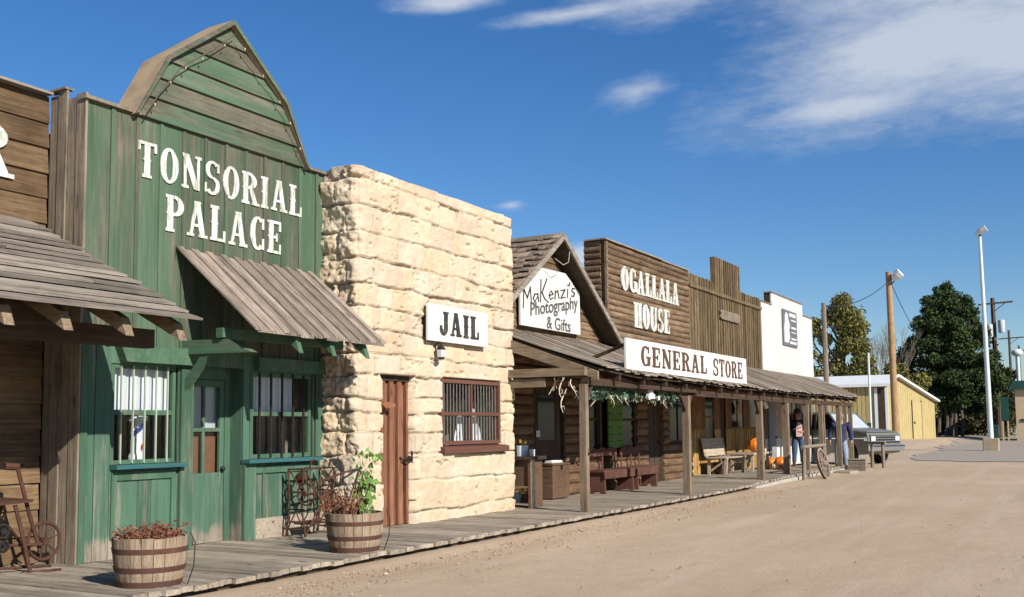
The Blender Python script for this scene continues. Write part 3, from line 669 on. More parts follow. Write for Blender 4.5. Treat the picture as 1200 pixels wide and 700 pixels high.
    wr = window(t, GX - .02, 10.5, 11.76, 1.22, 2.42, 'green_trim', 1, 1.84, .06, .06, barn=5, barmat='iron', wide_bars=.03)
    for (a, b) in ((8.18, 9.25), (10.34, 11.86)):
        s = MB(); s.box(GX - .02, GX + .14, a, b, 1.165, 1.215); s.build('sill', 'sill', t)
    for (wn, y0, y1, mt) in ((wl, 8.22, 9.15, 'cloth_white'), (wr, 10.55, 11.5, 'cloth_white')):
        cl = MB(); n = 24
        for i in range(n):
            ya, yb = y0 + (y1 - y0) * i / n, y0 + (y1 - y0) * (i + 1) / n; xa, xb = GX - .13 + .014 * math.sin(i * 1.3), GX - .13 + .014 * math.sin((i + 1) * 1.3)
            cl.add([(xa, ya, 1.86), (xb, yb, 1.86), (xb, yb, 2.45), (xa, ya, 2.45)], [(0, 1, 2, 3)])
        cl.build('curtain_or_reflection', mt, wn)
    # door recess and door
    s = MB(); s.box(GB, GX - .032, 10.35, 10.40, .12, 2.5); s.box(GB, GX - .032, 9.37, 9.42, .12, 2.5); s.box(GB, GX - .032, 9.42, 10.35, 2.5, 2.55); s.build('door_recess', 'green_low', t)
    d_ = MB(); d_.box(GB - .06, GB, 9.42, 9.52, .12, 2.5); d_.box(GB - .06, GB, 10.25, 10.35, .12, 2.5); d_.box(GB - .06, GB, 9.52, 10.25, 2.3, 2.5); d_.build('door_frame', 'green_trim', t)
    d_ = MB(); d_.box(GB - .055, GB - .01, 9.525, 10.245, .13, 1.05); d_.box(GB - .055, GB - .01, 9.525, 9.60, 1.05, 2.29); d_.box(GB - .055, GB - .01, 10.17, 10.245, 1.05, 2.29)
    d_.box(GB - .055, GB - .012, 9.60, 10.17, 2.2, 2.29); d_.box(GB - .05, GB - .014, 9.60, 10.17, 1.60, 1.65); d_.box(GB - .05, GB - .016, 9.865, 9.905, 1.05, 2.2)
    dr = d_.build('door', 'green_low', t)
    p = MB(); p.box(GB - .04, GB - .034, 9.59, 10.18, 1.04, 2.21); p.build('pane', 'glass', dr)
    k = MB(); k.ball((GB + .03, 10.2, 1.1), .035); k.tube([(GB - .01, 10.2, 1.1), (GB + .03, 10.2, 1.1)], .015); k.build('handle', 'iron', dr)
    b_ = MB(); b_.box(GB - .14, GB - .12, 9.5, 10.3, 1.0, 1.58); b_.build('back_board', 'room_door', dr)
    cl = MB(); cl.box(GB - .14, GB - .125, 9.5, 10.3, 1.6, 2.3); cl.build('curtain_or_reflection', 'cloth_grey', dr)
    # awning
    def pt(s, y, dz): return (GX + .02 + 1.37 * s, y, 3.91 - 1.13 * s + dz)
    a = MB(); y = 9.17; i = 0
    while y < 11.52:
        a0 = pt(-.01, y, 0); j = J(.03)
        def strip(y0, y1, lo, hi, s1):
            p, q = pt(0, 0, 0), pt(s1, 0, 0)
            a.hexa([(p[0], y0, p[2] + lo), (q[0], y0, q[2] + lo), (q[0], y1, q[2] + lo), (p[0], y1, p[2] + lo), (p[0], y0, p[2] + hi), (q[0], y0, q[2] + hi), (q[0], y1, q[2] + hi), (p[0], y1, p[2] + hi)])
        strip(y, y + .245, 0, .03, 1. + J(.012)); strip(y - .055, y + .055, .032, .06, 1.0 + J(.012)); y += .25; i += 1
    strip(y - .055, y + .055, .032, .06, 1.)
    aw = a.build('awning', 'roof_x', t)
    for y in (9.96, 10.62, 11.34):
        r_ = MB(); p, q = pt(0, y, -.01), pt(1.0, y, -.01)
        r_.hexa([(p[0], y - .04, p[2] - .2), (q[0] - .02, y - .04, q[2] - .19), (q[0] - .02, y + .04, q[2] - .19), (p[0], y + .04, p[2] - .2), (p[0], y - .04, p[2]), (q[0] - .12, y - .04, q[2] + .08), (q[0] - .12, y + .04, q[2] + .08), (p[0], y + .04, p[2])])
        r_.build('rafter', 'green_arm', aw)
    r_ = MB(); r_.box(-9.45, -9.34, 9.2, 11.55, 2.76, 2.88); r_.build('beam', 'green_arm', aw)
    for y in (9.30,):
        b_ = MB(); b_.hexa([(GX, y - .06, 2.58), (-8.90, y - .06, 2.56), (-8.90, y + .06, 2.56), (GX, y + .06, 2.58), (GX, y - .06, 2.76), (-9.3, y - .06, 2.74), (-9.3, y + .06, 2.74), (GX, y + .06, 2.76)])
        b_.bar((GX, y, 2.14), (GX + .44, y, 2.6), .08, .10); b_.build('bracket', 'green_arm', aw)
gstore()
t = thing('light_string', 'thin cable with small pale bulbs strung round the barn shaped green gable', 'light string', (GX + .13, 10, 5.5))
pts = [(8.5, 5.5), (8.72, 5.85), (8.98, 6.2), (9.2, 6.38), (9.55, 6.62), (9.98, 7.0), (10.3, 6.76), (10.7, 6.45), (10.98, 6.2), (11.15, 5.95), (11.42, 5.55)]
m = MB(); m.tube([(GX + .15, a + J(.02), b + J(.02)) for a, b in pts], .008, 5); m.build('cable', 'pole_dark', t)
for (a, b), (c, d_) in zip(pts[:-1], pts[1:]):
    m = MB(); m.ball((GX + .16, (a + c) / 2, (b + d_) / 2 - .03), (.013, .013, .022), 8, 6); m.build('bulb', 'bench_pale', t, True)
bp = thing('barber_pole', 'striped red white and blue barber pole standing inside the green storefront window', 'barber pole', (-10.42, 8.84, 1.25))
m = MB(); m.lathe((-10.42, 8.84, 1.25), [(0, 0), (.10, 0), (.10, .06), (.075, .10), (.075, .50), (.0, .50)], 20); m.build('column', 'pole_w', bp, True)
m = MB(); m.lathe((-10.42, 8.84, 1.74), [(0, 0), (.13, .0), (.13, .05), (.09, .07), (.10, .16), (.05, .22), (0, .23)], 20); m.build('cap', 'pole_w', bp, True)
for mt, ph in (('pole_r', 0), ('pole_b', 2.1)):
    m = MB()
    for i in range(24):
        t0, t1 = ph + i * .22, ph + (i + 1) * .22; z0, z1 = 1.36 + i * .0135, 1.36 + (i + 1) * .0135; R_ = .0775
        m.add([(-10.42 + R_ * math.cos(t0), 8.84 + R_ * math.sin(t0), z0), (-10.42 + R_ * math.cos(t1), 8.84 + R_ * math.sin(t1), z1), (-10.42 + R_ * math.cos(t1), 8.84 + R_ * math.sin(t1), z1 + .075), (-10.42 + R_ * math.cos(t0), 8.84 + R_ * math.sin(t0), z0 + .075)], [(0, 1, 2, 3)])
    m.build('stripe', mt, bp)
m = MB(); m.box(-10.7, GX - .035, 8.2, 9.2, 1.20, 1.25); m.build('window_shelf', 'room', bpy.data.objects['green_storefront'])

# ------------------------------------------------------------------ stone jail
def jail():
    JX, Y0, Y1, ZT = -9.42, 11.98, 16.66, 5.55
    t = thing('stone_jail', 'rough cream limestone jail with a plank door and one barred window', 'building', (-12, 14.3, .1))
    DEP, DEPR = .95, .9; W = Y1 - Y0; Ltot = DEP + W + DEPR; Z0 = 0.05
    res = .016; ns, nz = int(Ltot / res) + 1, int((ZT - Z0) / res) + 1
    s = np.linspace(0, Ltot, ns); z = np.linspace(Z0, ZT, nz); Sg, Zg = np.meshgrid(s, z, indexing='ij')
    Sw = Sg + .07 * fbm(Sg * 1.6, Zg * 1.6, 31) + .022 * fbm(Sg * 7, Zg * 7, 35); Zw = Zg + .13 * fbm(Sg * 1.1, Zg * 1.9, 41) + .022 * fbm(Sg * 7, Zg * 7, 47)
    rs = np.random.RandomState(8)
    edges = [Z0 - .2]
    while edges[-1] < ZT + .3: edges.append(edges[-1] + rs.uniform(.22, .48))
    edges = np.array(edges); row = np.clip(np.searchsorted(edges, Zw) - 1, 0, len(edges) - 2)
    dz = np.minimum(Zw - edges[row], edges[row + 1] - Zw); H = np.zeros_like(Sg); TONE = np.zeros_like(Sg); D = np.zeros_like(Sg)
    dlow = Zw - edges[row]
    for k in range(len(edges) - 1):
        cuts = [-.5 + rs.uniform(0, .4)]
        while cuts[-1] < Ltot + .5: cuts.append(cuts[-1] + rs.uniform(.28, .85) * (1. if rs.rand() > .25 else 1.3))
        # whole quoins at the two outer corners
        cuts = np.array(sorted([c for c in cuts if abs(c - DEP) > .26 and abs(c - DEP - W) > .26] + [DEP + (.34 if k % 2 else .2), DEP - (.22 if k % 2 else .40)]))
        msk = row == k; sv = Sw[msk]; c = np.clip(np.searchsorted(cuts, sv) - 1, 0, len(cuts) - 2)
        smear_v = rs.rand(len(cuts)) * 1.6
        ds = np.minimum(sv - cuts[c], cuts[c + 1] - sv); D[msk] = np.minimum(ds * 1.25 + .009 * smear_v[c], dz[msk])
        pr = rs.uniform(.0, .075, len(cuts)); tl = rs.uniform(-.12, .12, len(cuts)); tz = rs.uniform(-.16, .10, len(cuts)); tn = rs.rand(len(cuts)); smear = rs.rand(len(cuts))
        mid = (cuts[c] + cuts[c + 1]) / 2; zc = (edges[k] + edges[k + 1]) / 2
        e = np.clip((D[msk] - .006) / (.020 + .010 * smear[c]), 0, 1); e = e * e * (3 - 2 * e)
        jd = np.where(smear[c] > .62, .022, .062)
        H[msk] = pr[c] * .75 + tl[c] * (sv - mid) * .3 - tz[c] * (Zw[msk] - zc) * .8 + (e - 1) * jd; TONE[msk] = tn[c] * .6 + .4 * e  # stones vary at random; grooves toned down to paint in joint shade
    retn = np.clip((DEP + .12 - Sg) / .2, 0, 1) + np.clip((Sg - DEP - W + .1) / .2, 0, 1)   # rougher side faces
    H += (.013 + .06 * retn) * fbm(Sg * 3.2, Zg * 3.6, 51) * 2 + (.010 + .030 * retn) * fbm(Sg * 12, Zg * 14, 57, 4) * 2
    # pits and broken ledges
    pit = fbm(Sg * 4.5, Zg * 7.5, 63, 4); H -= .045 * np.clip((pit - .20) / .04, 0, 1)
    q = fbm(Sg * .9, Zg * 1.1, 77); H *= 1 - .2 * np.clip((q - .02) / .12, 0, 1)[...] * (retn < .3)
    def base(sv):
        if sv < DEP: return (JX - DEP + sv, Y0, 0, -1)
        if sv < DEP + W: return (JX, Y0 + sv - DEP, 1, 0)
        return (JX - (sv - DEP - W), Y1, 0, 1)
    B = np.array([base(a) for a in s]); nx, ny = B[:, 2].copy(), B[:, 3].copy()
    k = 5; ker = np.ones(2 * k + 1) / (2 * k + 1); nx = np.convolve(np.pad(nx, k, 'edge'), ker, 'valid'); ny = np.convolve(np.pad(ny, k, 'edge'), ker, 'valid')
    for cs, sg in ((DEP, -1), (DEP + W, 1)):          # round the arris a little
        dd = np.clip(1 - np.abs(s - cs) / .09, 0, 1) ** 2 * .045; nn_ = np.sqrt(nx ** 2 + ny ** 2) + 1e-6
        B[:, 0] -= dd * nx / nn_; B[:, 1] -= dd * ny / nn_
    X = B[:, 0][:, None] + H * nx[:, None]; Y = B[:, 1][:, None] + H * ny[:, None]
    Zt = Zg.copy(); top = Zg > ZT - .03; Zt[top] += (.05 * fbm(Sg * 1.7, Zg * 0, 83))[top]
    doors = [(12.58, 13.42, 0, 2.44), (14.2, 16.16, 1.26, 2.47)]
    idx = np.arange(ns * nz).reshape(ns, nz); F_ = []
    yc = B[:, 1]; fr = (s > DEP) & (s < DEP + W)
    wob = .05 * fbm(Zg * 3, Sg * 0 + 1.5, 91)
    inside = np.zeros((ns, nz), bool)
    for (a, b, c, d_) in doors:
        ww = .0 if c > 1 else 1.
        inside |= fr[:, None] & (yc[:, None] > a + wob * ww) & (yc[:, None] < b + wob * ww) & (Zg > c) & (Zg < d_)
    keep = ~(inside[:-1, :-1] & inside[1:, :-1] & inside[1:, 1:] & inside[:-1, 1:])
    q = np.stack([idx[:-1, :-1], idx[1:, :-1], idx[1:, 1:], idx[:-1, 1:]], -1)[keep]
    # push the rim of openings inward so the blocks show their thickness
    rim = np.zeros_like(inside)
    for dx in (-2, -1, 0, 1, 2):
        for dzz in (-2, -1, 0, 1, 2): rim |= np.roll(np.roll(inside, dx, 0), dzz, 1)
    X = np.where(inside, JX - .26, np.where(rim, np.minimum(X, JX + .03), X))
    me = bpy.data.meshes.new('wall'); o = bpy.data.objects.new('wall', me); COL.objects.link(o); o.parent = t; org = WL[t.name]; WL[o.name] = org
    V = np.stack([X - org[0], Y - org[1], Zt - org[2]], -1).reshape(-1, 3); me.from_pydata(V.tolist(), [], q.tolist())
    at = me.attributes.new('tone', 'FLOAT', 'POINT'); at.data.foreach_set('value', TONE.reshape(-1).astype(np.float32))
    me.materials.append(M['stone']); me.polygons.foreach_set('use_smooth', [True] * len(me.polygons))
    sh = MB(); sh.box(-15.5, JX - .26, Y0 + .05, Y0 + .12, 0, ZT - .02); sh.box(-15.5, JX - .26, Y1 - .12, Y1 - .05, 0, ZT - .02); sh.box(-15.6, -15.5, Y0 + .05, Y1 - .05, 0, ZT - .02)
    sh.box(-15.5, JX - .02, Y0 + .06, Y1 - .06, ZT - .12, ZT - .03); sh.build('back_wall', 'stone', t)
    # backing of the front wall round the openings
    sh = MB(); x0, x1 = JX - .36, JX - .26
    sh.box(x0, x1, Y0 + .12, 12.5, 0, ZT - .12); sh.box(x0, x1, 13.5, 14.12, 0, ZT - .12); sh.box(x0, x1, 16.24, Y1 - .12, 0, ZT - .12)
    sh.box(x0, x1, 12.5, 13.5, 2.52, ZT - .12); sh.box(x0, x1, 14.12, 16.24, 2.52, ZT - .12); sh.box(x0, x1, 14.12, 16.24, 0, 1.2); sh.build('wall_backing', 'stone', t)
    fl = MB(); fl.box(-15.4, JX - .37, Y0 + .15, Y1 - .15, .05, .1); fl.box(-11.2, -11.1, Y0 + .15, Y1 - .15, .1, 5.2); fl.build('room', 'room', t)
    cap = MB(); a = DEP
    y = Y0 - .03
    while y < Y1:
        b = min(Y1 + .02, y + random.uniform(.5, .9)); cap.hexa([(JX - .5, y, ZT - .1), (JX - .035 + J(.012), y, ZT - .1), (JX - .035 + J(.012), b - .01, ZT - .1), (JX - .5, b - .01, ZT - .1), (JX - .5, y, ZT + .03 + J(.02)), (JX - .04, y, ZT + .03 + J(.02)), (JX - .04, b - .01, ZT + .03 + J(.02)), (JX - .5, b - .01, ZT + .03)]); y = b
    c_ = cap.build('coping', 'stone', t, bevel=.015)
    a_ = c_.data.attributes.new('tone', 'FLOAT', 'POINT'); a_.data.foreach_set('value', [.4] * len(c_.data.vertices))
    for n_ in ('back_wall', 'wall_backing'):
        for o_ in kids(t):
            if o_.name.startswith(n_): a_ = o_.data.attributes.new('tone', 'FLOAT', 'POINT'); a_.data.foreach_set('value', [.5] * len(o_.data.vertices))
    # plank door
    d_ = MB(); y = 12.60; i = 0
    while y < 13.40:
        w_ = .108; q = .05 if i % 2 else .0
        d_.box(JX - .20, JX - .165 + q, y, min(13.44, y + w_ - .006), .125 + J(.008), 2.30 + (0.06 if i % 2 else 0) + J(.02)); y += w_; i += 1
    dr = d_.build('door', 'jail_door', t)
    d_ = MB(); d_.box(JX - .22, JX - .1, 12.52, 13.5, 2.36, 2.47); d_.build('lintel', 'dark_wood', t)
    h = MB(); h.tube([(JX - .11, 13.18, 1.17), (JX - .06, 13.2, 1.12), (JX - .05, 13.33, 1.15), (JX - .06, 13.45, 1.17)], .016); h.ring((JX - .06, 13.36, 1.13), .05, .012, 'x', 12, 5); h.bar((JX - .05, 13.45, 1.26), (JX - .05, 13.45, 1.08), .05, .03); h.bar((JX - .09, 13.26, 1.0), (JX - .09, 13.26, .62), .02, .015); h.build('latch', 'iron', dr)
    h = MB(); h.prism([(12.55, 1.98), (12.60, 2.03), (12.86, 2.0), (12.86, 1.95), (12.62, 1.93)], 'x', JX - .11, JX + .04); h.build('hinge', 'copper', dr)
    # barred window
    wn = window(t, JX + .0, 14.2, 16.14, 1.34, 2.44, 'brown_paint', 2, 1.86, .062, .12)
    for i in range(18):
        yb = 14.33 + i * 1.68 / 17; b_ = MB(); b_.tube([(JX - .035, yb, 1.36), (JX - .035, yb, 2.42)], .0095, 6); b_.build('bar', 'bar_iron', wn)
    s_ = MB(); s_.hexa([(JX - .1, 14.12, 1.20), (JX + .13, 14.12, 1.19), (JX + .13, 16.24, 1.19), (JX - .1, 16.24, 1.20), (JX - .1, 14.12, 1.33), (JX + .13, 14.12, 1.30), (JX + .13, 16.24, 1.30), (JX - .1, 16.24, 1.33)]); s_.build('sill', 'brown_paint', wn, bevel=.012)
    # added white sheets standing in for a reflection in the glass
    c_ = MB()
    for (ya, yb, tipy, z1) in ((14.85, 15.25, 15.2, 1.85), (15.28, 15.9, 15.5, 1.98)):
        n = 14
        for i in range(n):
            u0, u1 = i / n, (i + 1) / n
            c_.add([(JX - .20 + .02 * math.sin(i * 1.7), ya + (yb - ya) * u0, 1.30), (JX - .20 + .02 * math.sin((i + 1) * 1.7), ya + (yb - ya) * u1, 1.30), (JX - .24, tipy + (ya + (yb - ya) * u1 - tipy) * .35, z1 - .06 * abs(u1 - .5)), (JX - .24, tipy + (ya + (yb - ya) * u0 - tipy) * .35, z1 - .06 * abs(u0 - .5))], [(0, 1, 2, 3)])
    c_.build('curtain_or_reflection', 'cloth_white', t)
jail()
def sign_board(name, label, x, poly, th, mat='sign_white', cat='sign', edge=True):
    ys = [p[0] for p in poly]; zs = [p[1] for p in poly]
    t = thing(name, label, cat, (x, (min(ys) + max(ys)) / 2, min(zs)))
    m = MB(); m.prism(poly, 'x', x - th, x); m.build('board', mat, t, bevel=.006); return t
t = sign_board('wall_sign', 'white board sign with black letters above the barred stone jail window', -9.29, [(13.63, 3.035), (15.5, 3.035), (15.5, 3.64), (13.63, 3.64)], .045)
m = lettering('JAIL', -9.288, 13.96, 15.2, 3.15, 3.54, .22, gap=.1); m.build('lettering', 'letter_black', t)
m = MB(); m.box(-9.45, -9.334, 13.7, 13.8, 3.1, 3.6); m.build('batten', 'dark_wood', t); m = MB(); m.box(-9.45, -9.334, 15.3, 15.4, 3.1, 3.6); m.build('batten', 'dark_wood', t)
t = thing('wall_lantern', 'small dark lantern fixed to the stone wall under the jail sign', 'lantern', (-9.35, 13.98, 2.72))
m = MB(); m.lathe((-9.27, 13.98, 2.74), [(0, 0), (.04, 0), (.065, .03), (.075, .16), (.085, .17), (.05, .21), (.015, .24), (.0, .27)], 6); m.build('housing', 'iron', t)
m = MB(); m.lathe((-9.27, 13.98, 2.775), [(.069, 0), (.078, .12)], 6); m.build('pane', 'lamp_glass', t)
m = MB(); m.tube([(-9.43, 13.98, 2.9), (-9.36, 13.98, 3.0), (-9.29, 13.98, 3.02), (-9.27, 13.98, 2.99)], .012, 6); m.box(-9.46, -9.40, 13.94, 14.02, 2.84, 2.97); m.build('bracket', 'iron', t)

# ------------------------------------------------------------------ gabled shop
WX = -10.2
def gabled_shop():
    t = thing('gabled_shop', 'log sided shop with a steep shingled gable beside the stone jail', 'building', (-12.5, 19.5, .1))
    AY, AZ, SL = 19.5, 5.70, .70
    def zr(y): return AZ - SL * abs(y - AY)
    m = MB()
    z = 3.3
    while z < 5.6:
        h = (AZ - .12 - z) / SL; y0, y1 = max(16.72, AY - h), min(22.48, AY + h); h2 = max(.02, (AZ - .12 - z - .19) / SL); y2, y3 = max(16.72, AY - h2), min(22.48, AY + h2)
        m.hexa([(WX - .06, y0, z), (WX + .025 + J(.006), y0, z), (WX + .025 + J(.006), y1, z), (WX - .06, y1, z), (WX - .06, y2, z + .19), (WX, y2, z + .2), (WX, y3, z + .2), (WX - .06, y3, z + .19)]); z += .19
    m.build('gable_wall', 'og_log', t)
    m = MB(); logs(m, WX, 20.22, 22.15, .13, 1.05); logs(m, WX, 16.72, 18.75, .13, 1.05); m.build('log_wall', 'log_y', t)
    m = MB(); logs(m, WX, 20.22, 20.95, 1.05, 3.35); logs(m, WX, 16.72, 18.75, 1.05, 3.35); logs(m, WX, 18.75, 22.2, 2.5, 3.35); m.build('upper_log_wall', 'log_y', t)
    m = MB(); m.box(WX - .1, WX + .02, 20.18, 20.28, .12, 3.3); m.box(WX - .1, WX + .02, 18.68, 18.78, .12, 2.5); m.box(WX - .1, WX + .02, 20.93, 21.03, 1.05, 2.5); m.box(WX - .1, WX + .02, 22.1, 22.2, .12, 3.3); m.build('trim', 'dark_v', t)
    d_ = MB(); vboards(d_, WX - .05, 18.78, 20.18, .13, 2.5, .23, .04); dr = d_.build('door', 'dark_v', t)
    p = MB(); p.box(WX - .045, WX - .035, 19.1, 19.85, 1.35, 2.3); p.build('pane', 'glass_dark', dr)
    p = MB(); p.box(WX - .03, WX - .02, 19.0, 19.16, 1.42, 1.56); p.build('notice', 'poster_pale', dr)
    window(t, WX - .03, 21.03, 22.1, 1.05, 2.5, 'dark_v', 2, 1.8, .05, .05, 'glass_dark')
    s = MB(); building_shell(s, -17, WX - .12, 16.75, 22.46, 0, 3.5); s.build('back_wall', 'log_y', t)
    rf = MB(); rows = 15; Ls = 3.9
    for sg in (-1, 1):
        for k in range(rows):
            d0, d1 = k * Ls / rows, (k + 1) * Ls / rows + .09; x = -16.5 + J(.1)
            ya = [AY + sg * d0 * .819, AY + sg * d1 * .819]; za = [AZ + .09 - d0 * .573, AZ + .09 - d1 * .573]
            if ya[0] > 22.45 or ya[0] < 16.6: continue
            while x < -9.75:
                w_ = min(random.uniform(.1, .24), -9.745 - x + .001); dd = random.uniform(-.05, .03); y1_ = ya[1] + sg * dd * .819; z1_ = za[1] - dd * .573; j = J(.018)
                rf.hexa([(x, ya[0], za[0] - .01), (x + w_ - .012, ya[0], za[0] - .01), (x + w_ - .012, y1_, z1_ + .05 + j), (x, y1_, z1_ + .05 + j),
                         (x, ya[0], za[0] + .01), (x + w_ - .008, ya[0], za[0] + .01), (x + w_ - .012, y1_, z1_ + .075 + j), (x, y1_, z1_ + .075 + j)]); x += w_
    r_ = rf.build('roof', 'shingle', t)
    u = MB()
    for sg, ye in ((-1, 16.6), (1, 22.55)):
        u.hexa([(-16.5, AY, AZ - .03), (-9.78, AY, AZ - .03), (-9.78, ye, zr(ye) - .03), (-16.5, ye, zr(ye) - .03), (-16.5, AY, AZ + .07), (-9.78, AY, AZ + .07), (-9.78, ye, zr(ye) + .07), (-16.5, ye, zr(ye) + .07)])
    u.build('roof_deck', 'dark_wood', r_)
    fb = MB()
    for sg, ye in ((-1, 16.6), (1, 22.62)):
        fb.hexa([(-9.775, AY, AZ - .05), (-9.73, AY, AZ - .05), (-9.73, ye, zr(ye) - .05), (-9.775, ye, zr(ye) - .05), (-9.775, AY, AZ + .08), (-9.73, AY, AZ + .08), (-9.73, ye, zr(ye) + .08), (-9.775, ye, zr(ye) + .08)])
    fb.build('barge_board', 'roof_y', r_)
    w_ = MB(); w_.tube([(-9.72, 19.0, 5.16), (-9.68, 19.3, 5.06), (-9.68, 19.55, 5.15), (-9.70, 19.66, 5.4)], .009, 5); w_.build('cable', 'bench_pale', r_)
gabled_shop()
t = sign_board('gable_sign', 'white board sign with clipped top corners and hand painted dark writing, under the gable', -10.06, [(18.10, 3.70), (20.88, 3.70), (20.86, 4.66), (20.16, 5.02), (19.08, 5.0), (18.10, 4.32)], .05)
# brushed name: strokes in letter cells
strokes = {'M': [[(0, -.25), (.06, .9)], [(.06, .9), (.32, .3)], [(.32, .3), (.56, .95)], [(.56, .95), (.62, .0)]], 'a': [[(.42, .45), (.2, .5), (.05, .22), (.18, .0), (.42, .3)], [(.43, .5), (.48, 0)]],
           'K': [[(.08, -.05), (.14, 1.35)], [(.62, 1.35), (.2, .5)], [(.2, .55), (.42, .1), (.72, -.15)]], 'e': [[(.05, .27), (.42, .33), (.25, .55), (.06, .3), (.2, .0), (.42, .1)]], 'n': [[(.06, 0), (.1, .52)], [(.1, .38), (.3, .52), (.42, .0)]],
           'z': [[(.06, .5), (.42, .52), (.06, .0), (.46, .02)]], 'i': [[(.1, 0), (.13, .52)], [(.15, .75), (.17, .82)]], "'": [[(.1, .95), (.04, .75)]], 's': [[(.36, .5), (.15, .55), (.1, .35), (.34, .2), (.25, .0), (.04, .05)]]}
wid = {'M': .72, 'a': .56, 'K': .72, 'e': .5, 'n': .52, 'z': .54, 'i': .24, "'": .16, 's': .4}
def brush(text, x, y0, y1, z0, zs, slope, wdt):
    mb = MB(); tot = sum(wid[c] for c in text); sy = (y1 - y0) / tot; u = 0; k = 0
    for c in text:
        for st in strokes[c]:
            pts = [(y0 + (u + p[0]) * sy, z0 + p[1] * zs + slope * (u + p[0]) * sy) for p in st]
            for a, b in zip(pts[:-1], pts[1:]):
                v = Vector((b[0] - a[0], b[1] - a[1])); l = v.length or 1e-6; n_ = Vector((-v.y, v.x)) / l * wdt; e = v / l * wdt * .6; w2 = 1. if abs(v.y) > abs(v.x) else .65; n_ *= w2; k += 1
                mb.prism([(a[0] - e.x + n_.x, a[1] - e.y + n_.y), (b[0] + e.x + n_.x, b[1] + e.y + n_.y), (b[0] + e.x - n_.x, b[1] + e.y - n_.y), (a[0] - e.x - n_.x, a[1] - e.y - n_.y)], 'x', x - .004, x + .004 + (k % 8) * .0006)
        u += wid[c]
    return mb
brush("MaKenzi's", -10.056, 18.20, 20.62, 4.15, .335, .17, .02).build('lettering', 'letter_black', t)
font_text('Photography', -10.056, 18.5, 20.75, 3.83, 4.2, .165, .0, .012).build('lettering', 'letter_grey', t)
font_text('& Gifts', -10.056, 19.22, 20.36, 3.72, 3.99, .0, .0, .008).build('lettering', 'letter_grey', t)

# ------------------------------------------------------------------ log fronted house
def log_front():
    t = thing('log_storefront', 'tall square log front with white block lettering behind the porch roof', 'building', (-12.5, 25.5, .1))
    m = MB(); y0, y1 = 22.52, 28.4; n = 19; z0 = 3.2; h = (6.16 - z0) / n
    for i in range(n):
        zc = z0 + (i + .5) * h; k = 9
        rr = h * .56; q = J(.015)
        m.tube([(WX - rr * .35 + q + J(.008), y0 + .04 + (y1 - y0 - .04) * j / k, zc + J(.012)) for j in range(k + 1)], [rr * (1 + J(.07)) for j in range(k + 1)], 12)
        m.tube([(WX - .52, y0 + .06 + J(.01), zc + h * .08), (WX - .08, y0 + .06 + J(.01), zc + h * .08)], rr * .98, 12)
    m.build('wall', 'og_log', t)
    m = MB(); m.box(WX + .03, WX + .09, 22.5, 22.58, 3.2, 6.12); m.build('corner_trim', 'og_log', t)
    c = MB(); c.box(WX - .5, WX + .1, 22.44, 26.2, 6.165, 6.2); c.box(WX - .46, WX + .08, 26.2, 28.42, 6.15, 6.185); c.build('wall_cap', 'roof_y', t)
    m = MB(); logs(m, WX, 24.3, 25.0, .13, 3.3); logs(m, WX, 26.1, 28.36, .13, 1.15); logs(m, WX, 22.55, 24.3, .13, 1.0); logs(m, WX, 26.1, 26.6, 1.15, 3.3); logs(m, WX, 28.15, 28.36, 1.15, 3.3); logs(m, WX, 22.55, 28.1, 2.55, 3.3); m.build('log_wall', 'log_y', t)
    d_ = MB(); vboards(d_, WX - .05, 25.02, 26.08, .14, 2.5, .2, .04); dr = d_.build('door', 'dark_v', t)
    k = MB(); k.ball((WX, 25.9, 1.2), .035); k.build('handle', 'iron', dr)
    window(t, WX, 22.6, 24.28, 1.02, 2.52, 'dark_v', 2, 1.8, .06, .06, 'glass_dark'); window(t, WX, 26.6, 28.15, 1.17, 2.5, 'dark_v', 2, 0, .06, .06, 'glass_dark')
    s = MB(); building_shell(s, -17, WX - .15, 22.52, 28.36, 0, 4.5); s.build('back_wall', 'log_y', t)
    lettering('OGALLALA', WX + .045, 23.42, 27.5, 5.04, 5.66, .25, False, .022, .03, wob=.01).build('lettering', 'letter_white', t)
    lettering('HOUSE', WX + .045, 24.2, 26.75, 4.16, 4.81, .25, False, .022, .03, wob=.01).build('lettering', 'letter_white', t)
log_front()
